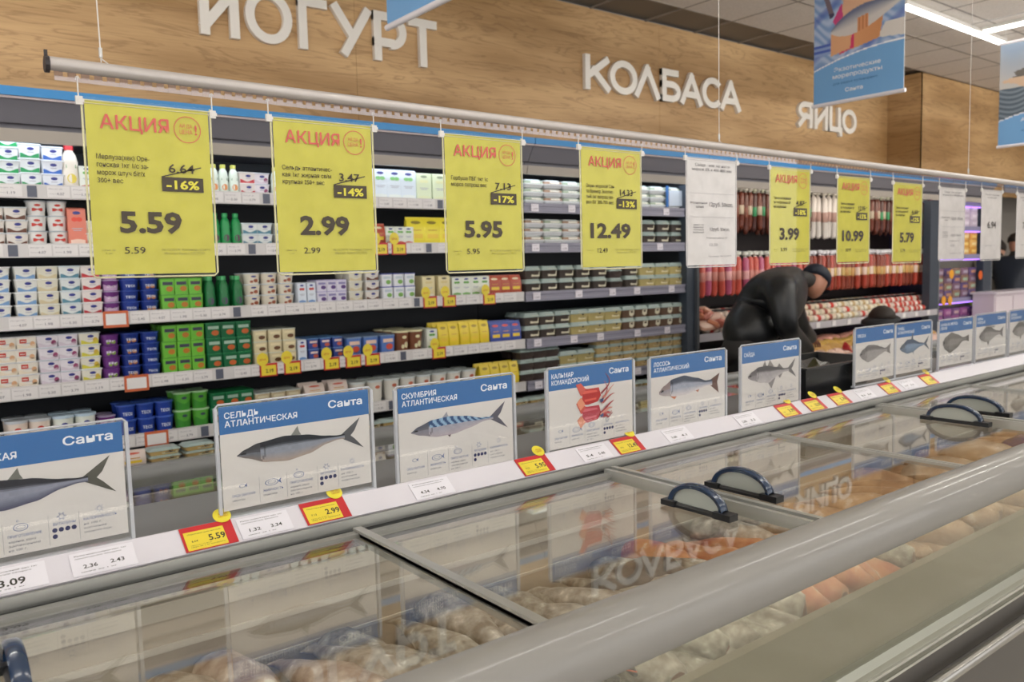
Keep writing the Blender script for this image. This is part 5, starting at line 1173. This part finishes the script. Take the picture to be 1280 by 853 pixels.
def slab(nm, c1, c2):
    mb = MB(); prof = [(0, .80), (.008, 1), (.03, .96), (.042, .7)]
    base = [(-1, -.6), (-.7, -1), (.8, -.9), (1, -.3), (.9, .8), (.2, 1), (-.8, .8)]
    mb.rings([[(.085 * s_ * a, .055 * s_ * b, z) for a, b in base] for z, s_ in prof], 7, lambda i: 0 if i < 2 else 1)
    return mb.mesh(nm, [mat('#' + c1, .3), mat('#' + c2, .3)], True, 50)
SB = [slab('slab', 'd8a890', 'e8c8b8'), slab('slab', 'e0c078', 'd8b060'), slab('slab', 'd08868', 'e4b8a0'), slab('slab', 'e8d4a8', 'c89c58'), slab('slab', 'c87868', 'e8a898')]
for i in range(int((SX1 - SX0 - .2) / .105)):
    for r_ in range(4):
        x = SX0 + .12 + i * .105 + .03 * (r_ % 2); kk = (i * 5 + r_ * 3) % 5
        if x < 6.4 and kk in (1, 3) and x < SX0 + .8: kk = (0, 2, 4)[(i + r_) % 3]
        o = link('meat_pack', SB[kk], None, (x, 3.83 + r_ * .10, zh - .02 + .028 * r_ + pr_.uniform(0, .02)))
        o.rotation_euler = (.35 + pr_.uniform(-.2, .5), pr_.uniform(-.3, .3), pr_.uniform(-.8, .8)); tag(o, 'vacuum-packed meat or cheese piece heaped in the front tub of the sausage fridge', 'packed meat', 'packed pieces in the meat tub')
for i in range(10):                                        # bulk packs at the left end, on the meat shelf
    o = link('meat_pack', SB[(0, 2, 4)[i % 3]], None, (SX0 + .10 + (i % 4) * .07, 3.99 + (i // 4) * .05, zg + .05 + (i // 4) * .05)); o.rotation_euler = (.5, .4 * math.sin(i), i * .9)
    tag(o, 'pink packed meat piece heaped at the left end by the grey pillar', 'packed meat', 'packed meat by the grey pillar')
o = link('red_pouch', K['soft_pack'][0].copy(), None, (Xof(1058, 3.82, zh), 3.80, zh)); o.data.materials[0] = mat('#b81c24', .3); o.rotation_euler = (-.3, .5, .2); o.scale = (1.4, 1, 1.1); tag(o, 'dark red pouch leaning in the meat tub above the black crate', 'pouch')

# ------------------------------------------------------------------ purple-lit fridge
t4, ox4, sh4 = case('lit_fridge', PB1 + .01, PC0 - .01, 'narrow fridge lit violet, at the far right end of the wall', mat('#20184a'), '', led=mat('#b090ff', .5, emit=6))
PX0, PX1 = PB1 + .04, PC0 - .04
m_vled = mat('#a878f0', .5, emit=1.6)
def pbox(nm, c1, c2, w_=.17, d_=.12, h_=.078): return vessel(nm, 'rect', [(0, .95, .95, 0), (h_ * .8, 1, 1, 0), (h_, .92, .92, 1)], w_, d_, M(c1, c2), [('rect', .0, h_ * .45, w_ * .3, h_ * .2, 1)])
rows4 = [(285, ('b04c84', 'e0a8c8'), 3, .07), (247 + 63, ('d8a050', 'f0d890'), 2, .10), (265, ('c8b8c8', 'e8d8e8'), 1, .08)]
shelf_py = [(252, [('a83c70', 'd890b0'), ('b85088', 'e0a0c0')], 3), (283, [('c0b0c0', 'dcd0dc'), ('d0c0d0', 'e8dce8')], 3), (318, [('d49840', 'f0cc78'), ('e0b060', 'f4dca0')], 3), (371, [('7c5c70', 'a89cb0'), ('5c4878', 'c08c6c'), ('8c6c5c', '9cb8a0')], 4), (402, [('8c4c80', 'b888a8'), ('704878', 'c0a0a0')], 2)]
for py, cols, hi in shelf_py:
    z = at(1205, py, 4.02).z
    MB().box(PX0 - ox4, PX1 - ox4, 4.005, 4.46, z - .025, z).build('shelf', mat('#6c68a0', .4), t4, (0, -4.0, 0))
    MB().box(PX0 - ox4, PX1 - ox4, 3.99, 4.004, z - .05, z - .002).build('shelf_edge', mat('#8c88a8', .4), t4, (0, -4.0, 0))
    MB().box(PX0 - ox4, PX1 - ox4, 4.0, 4.012, z - .064, z - .052).build('violet_lamp', m_vled, t4, (0, -4.0, 0))
    ms = [pbox('pack', *c) for c in cols]
    n = round((PX1 - PX0) / .176); zt = .0785
    for i in range(n):
        for k in range(hi):
            o = link('chilled_pack', ms[(i + k) % len(ms)], None, (PX0 + (i + .5) * (PX1 - PX0) / n, 4.08, z + k * zt)); tag(o, 'stacked chilled pack in the violet-lit fridge', 'pack', 'chilled packs in the violet-lit fridge')
for px, py in ((1190, 343), (1226, 344), (1180, 376), (1188, 376), (1225, 378)):
    p = at(px, py, 3.96); o = MB().disc_xz(0, 0, .05, .05, -.003, 0, 16).disc_xz(0, 0, .05, .05, .0, 0, 16).build('promo_disc', mat('#e8a028' if px < 1200 else '#d86020'), t4, (p.x - ox4, 3.965 - 4.0, p.z))

# the canopy goes on above the far right
far = tag(empty('fascia_band', (11.2, 3.86, 2.2)), 'blue band and grey fascia running on past the last pillar at the far right', 'fascia')
MB().box(PC1 - 11.2 + .0, 2.7, -.005, .01, .032, .10).box(PC1 - 11.2, 2.7, .0, .012, -.02, .031, 1).build('band', [m_band, m_face], far)

# ------------------------------------------------------------------ people
def skin_part(name, parent, pts, edges, mat_, sub=2):
    me = bpy.data.meshes.new(name); me.from_pydata([p[:3] for p in pts], edges, []); me.materials.append(mat_)
    o = link(name, me, parent); md = o.modifiers.new('skin', 'SKIN'); md.use_smooth_shade = True
    for i, p in enumerate(pts):
        r = p[3]; me.skin_vertices[0].data[i].radius = r if isinstance(r, tuple) else (r, r)
    me.skin_vertices[0].data[0].use_root = True
    s = o.modifiers.new('sub', 'SUBSURF'); s.levels = sub; s.render_levels = sub
    return o
def head(parent, c, fdir, r, skin_m, name='head_shape'):
    """face with brow, nose, mouth, chin and ears; fdir is where it looks"""
    f = Vector(fdir).normalized(); up0 = Vector((0, 0, 1)); sd = f.cross(up0).normalized(); up = sd.cross(f).normalized()
    mb = MB(); n, m_ = 16, 12; rs = []
    for j in range(1, m_):
        ph = PI * j / m_ - PI / 2; ring = []
        for k in range(n):
            a = 2 * PI * k / n; x, y, z = math.cos(ph) * math.cos(a), math.cos(ph) * math.sin(a), math.sin(ph)
            fx = x * 1.05; 
            if x > 0 and z < -.2: fx = x * (.95); y *= (1 + .35 * (z + .2))
            if x > .85 and abs(z + .12) < .25: fx += .22 * (1 - abs(z + .12) * 4)
            if x > .6 and -.05 < z < .35 and abs(abs(y) - .35) < .2: fx -= .06
            if abs(x) < .25 and abs(z) < .3: y *= 1.12
            ring.append(Vector(c) + f * (fx * r) + sd * (y * r * .78) + up * (z * r * 1.28))
        rs.append(ring)
    mb.rings(rs, n, 0); return mb.build(name, skin_m, parent, smooth=True, angle=180)
def cap(parent, c, fdir, r, m, brim=True):
    f = Vector(fdir).normalized(); sd = f.cross(Vector((0, 0, 1))).normalized(); up = sd.cross(f).normalized(); mb = MB(); n = 18; rs = []
    for z, s_ in ((-.05, 1.0), (.1, 1.14), (.45, 1.16), (.8, .95), (1.05, .55), (1.12, .1)):
        rs.append([Vector(c) + f * (r * s_ * 1.08 * math.cos(2 * PI * k / n)) + sd * (r * .88 * s_ * math.sin(2 * PI * k / n)) + up * (r * (.15 + z)) for k in range(n)])
    mb.rings(rs, n, 0)
    if brim:
        for dz in (0, .06):
            pts = [Vector(c) + f * r * (1.0 + .62 * math.cos(a)) + sd * r * .8 * math.sin(a) + up * r * (.12 - dz + .1 * math.cos(a)) for a in [PI * (k / 8 - .5) for k in range(9)]]
            mb.face(pts if dz == 0 else pts[::-1])
    return mb.build('cap', m, parent, smooth=True, angle=60)
def hand(parent, c, d, skin_m):
    d = Vector(d).normalized(); s = d.cross(Vector((0, 0, 1))).normalized(); u = s.cross(d); c = Vector(c)
    pts = [(*c, .024)]; ed = []
    pts.append((*(c + d * .05), (.034, .018))); ed.append((0, 1))
    for k, (o_, L) in enumerate(((-.030, .062), (-.010, .072), (.010, .068), (.029, .054))):
        b = c + d * .085 + s * o_; i = len(pts); pts.append((*b, .0095)); pts.append((*(b + d * L * .5 - u * .008), .0088)); pts.append((*(b + d * L * .85 - u * .03), .0075)); ed += [(1, i), (i, i + 1), (i + 1, i + 2)]
    i = len(pts); pts.append((*(c + d * .03 - s * .042), .011)); pts.append((*(c + d * .07 - s * .06 - u * .01), .0095)); ed += [(0, i), (i, i + 1)]
    return skin_part('hand', parent, pts, ed, skin_m, 1)
m_skin = mat('#b07a62', .5); m_skin2 = mat('#d0a088', .5)
m_leather = speckle_mat('black_leather', '151617', '232427', 7, .38, 1.0)
def person(x, y, pose, label, jacket_m, trouser_m, cap_m, skin_m, extra=None, scale=1.0):
    t = tag(empty('person', (x, y, 0)), label, 'person'); t.scale = (scale,) * 3
    J = pose; hip, ch, nk, hd = J['hip'], J['chest'], J['neck'], J['head']
    def v(p, r): return (*p, r)
    mid = tuple((a + b) / 2 for a, b in zip(hip, ch))
    pts = [v(hip, .10), v(mid, .11), v(ch, .12), v(nk, .060), v(hd, .06)]; ed = [(0, 1), (1, 2), (2, 3), (3, 4)]
    for s_ in ('l', 'r'):
        i = len(pts); a = J['arm_' + s_]; l = J['leg_' + s_]
        pts += [v(a[0], .06), v(a[1], .045), v(a[2], .030)]; ed += [(2, i), (i, i + 1), (i + 1, i + 2)]
        i = len(pts); pts += [v(l[0], .075), v(l[1], .055), v(l[2], .042), v((l[2][0] + .16, l[2][1], .045), .035)]; ed += [(0, i), (i, i + 1), (i + 1, i + 2), (i + 2, i + 3)]
    body = skin_part('body', t, pts, ed, mat('#2a2624', .6))
    jp = [v(tuple(h_ - (m_ - h_) * .35 for h_, m_ in zip(hip, mid)), (.185, .18)), v(mid, (.195, .185)), v(ch, (.195, .18)), v(tuple(c_ + (n_ - c_) * .75 for c_, n_ in zip(ch, nk)), .115)]; je = [(0, 1), (1, 2), (2, 3)]
    for s_ in ('l', 'r'):
        a = J['arm_' + s_]; i = len(jp); w_ = tuple(p + (q - p) * .95 for p, q in zip(a[1], a[2]))
        jp += [v(a[0], .105), v(a[1], .078), v(w_, .054)]; je += [(2, i), (i, i + 1), (i + 1, i + 2)]
    skin_part('jacket', t, jp, je, jacket_m)
    tp = [v((hip[0] - .01, hip[1], hip[2] + .0), .19)]; te = []
    for s_ in ('l', 'r'):
        l = J['leg_' + s_]; i = len(tp); tp += [v(l[0], .125), v(l[1], .10), v((l[2][0], l[2][1], l[2][2] + .02), .085)]; te += [(0, i), (i, i + 1), (i + 1, i + 2)]
        mb = MB(); fx, fy = l[2][0], l[2][1]
        mb.rings([[(fx + dx * .15 + .05, fy + dy * .05, z) for dx, dy in ((-1, -.7), (-.6, -1), (.5, -1), (1, -.4), (1, .4), (.5, 1), (-.6, 1), (-1, .7))] for z in (0, .03)] + [[(fx + dx * .12 + .03, fy + dy * .042, .085) for dx, dy in ((-1, -.7), (-.6, -1), (.3, -1), (.6, -.4), (.6, .4), (.3, 1), (-.6, 1), (-1, .7))]], 8, 0)
        mb.build('shoe', mat('#1c1a1a', .5), t, smooth=True)
    skin_part('trousers', t, tp, te, trouser_m)
    head(t, hd, J['look'], .095, skin_m)
    if cap_m: cap(t, hd, J['look'], .10, cap_m)
    else:
        mb = MB(); f = Vector(J['look']).normalized(); sd = f.cross(Vector((0, 0, 1))).normalized(); up = sd.cross(f); n = 16
        mb.rings([[Vector(hd) - f * .018 + f * (.108 * s_ * math.cos(2 * PI * k / n)) + sd * (.090 * s_ * math.sin(2 * PI * k / n)) + up * z for k in range(n)] for z, s_ in ((.0, .98), (.05, 1.02), (.09, .85), (.125, .45), (.135, .05))], n, 0); mb.build('hair', mat('#2c221c', .6), t, smooth=True, angle=180)
    for s_ in ('l', 'r'):
        a = J['arm_' + s_]; hand(t, a[2], tuple(q - p for p, q in zip(a[1], a[2])), skin_m)
    return t
# the bending man: positions in metres from the point on the floor under his hips
PY = 3.25
h_ = at(921, 440, PY); hx0 = h_.x
def rel(px, py, Y): p = at(px, py, Y); return (p.x - hx0, Y - PY, p.z)
man = dict(hip=rel(926, 428, PY), chest=rel(972, 366, PY), neck=rel(1000, 347, PY), head=rel(1019, 354, PY), look=(.75, .25, -.62),
           arm_l=[rel(975, 362, 3.03), rel(983, 412, 2.98), rel(1012, 440, 3.30)], arm_r=[rel(978, 352, 3.45), rel(1000, 410, 3.55), rel(1016, 425, 3.66)],
           leg_l=[(.0, -.11, .82), (.05, -.13, .45), (-.03, -.14, .09)], leg_r=[(.02, .11, .82), (.14, .12, .46), (.12, .13, .09)])
person(hx0, PY, man, 'man in a black leather jacket and navy cap bending over the meat tub', m_leather, mat('#17181d', .6), mat('#131a2a', .6), m_skin)
# a short figure in black behind the fish cards, of whom only the hat shows
hc = at(1101, 399, 3.30)
kid = dict(hip=(0, 0, .52), chest=(0, 0, .82), neck=(.0, 0, .96), head=(.0, 0, hc.z / 1.0 - .03), look=(.1, 1, -.3),
           arm_l=[(-.17, 0, .86), (-.2, .02, .66), (-.16, .12, .52)], arm_r=[(.17, 0, .86), (.2, .02, .66), (.16, .12, .52)], leg_l=[(-.09, 0, .48), (-.09, .01, .27), (-.09, 0, .07)], leg_r=[(.09, 0, .48), (.09, .01, .27), (.09, 0, .07)])
kd_ = person(hc.x, 3.30, kid, 'small figure in a broad black hat, only the hat showing over the fish cards', mat('#1c1d20', .6), mat('#1c1d20', .6), None, m_skin2)
mb = MB(); n = 20
mb.rings([[(r_ * math.cos(2 * PI * k / n), .85 * r_ * math.sin(2 * PI * k / n), z + .018 * math.cos(2 * PI * k / n)) for k in range(n)] for z, r_ in ((-.035, .13), (-.02, .165), (.0, .16), (.02, .12), (.036, .07), (.04, .01))], n, 0)
mb.build('hat', mat('#15161a', .7), kd_, (0, 0, hc.z - .0), smooth=True, angle=60)
# two people at the far right
p1 = at(1262, 330, 4.3)
def stander(dx=0, reach=.45, ay=-.1, hz=1.62, hand_z=1.30):
    return dict(hip=(0, 0, .95), chest=(.03, 0, 1.34), neck=(.05, 0, 1.50), head=(.08, 0, hz), look=(1, -.3, -.35),
                arm_l=[(.04, -.20, 1.40), (.16, -.30, 1.22), (reach, -.25, hand_z - .05)], arm_r=[(.06, .20, 1.40), (.18, .26, 1.22), (reach, .1, hand_z - .08)],
                leg_l=[(0, -.1, .86), (.01, -.11, .47), (0, -.12, .09)], leg_r=[(0, .1, .86), (.02, .11, .47), (0, .12, .09)])
person(at(1267, 335, 4.08).x, 4.08, stander(), 'person in a dark jacket reaching out above the white counter at the far right', mat('#262c38', .5), mat('#1c2026', .6), None, m_skin)
person(at(1243, 345, 4.42).x, 4.42, stander(reach=.40, hand_z=1.22, hz=1.55), 'person in a pale shirt and green apron beside the last pillar', mat('#d8d0c0', .6), mat('#9cc040', .5), None, m_skin2)
# white counter
cx0 = at(1249, 380, 3.7).x; zc = at(1262, 367, 3.7).z
ct = tag(empty('serving_counter', (cx0 + .9, 3.75, 0)), 'white panelled counter at the far right edge', 'counter')
MB().box(-.9, .9, 0, .22, 0, zc).build('counter_body', mat('#d4c8d0', .4), ct)
for k in range(4): MB().box(-.88 + .45 * k, -.46 + .45 * k, -.012, 0, .1, zc - .03).build('panel', mat('#e0d4dc', .35), ct)
MB().box(-.92, .92, -.03, .24, zc, zc + .02).build('counter_top', mat('#e0d8e0', .3), ct)
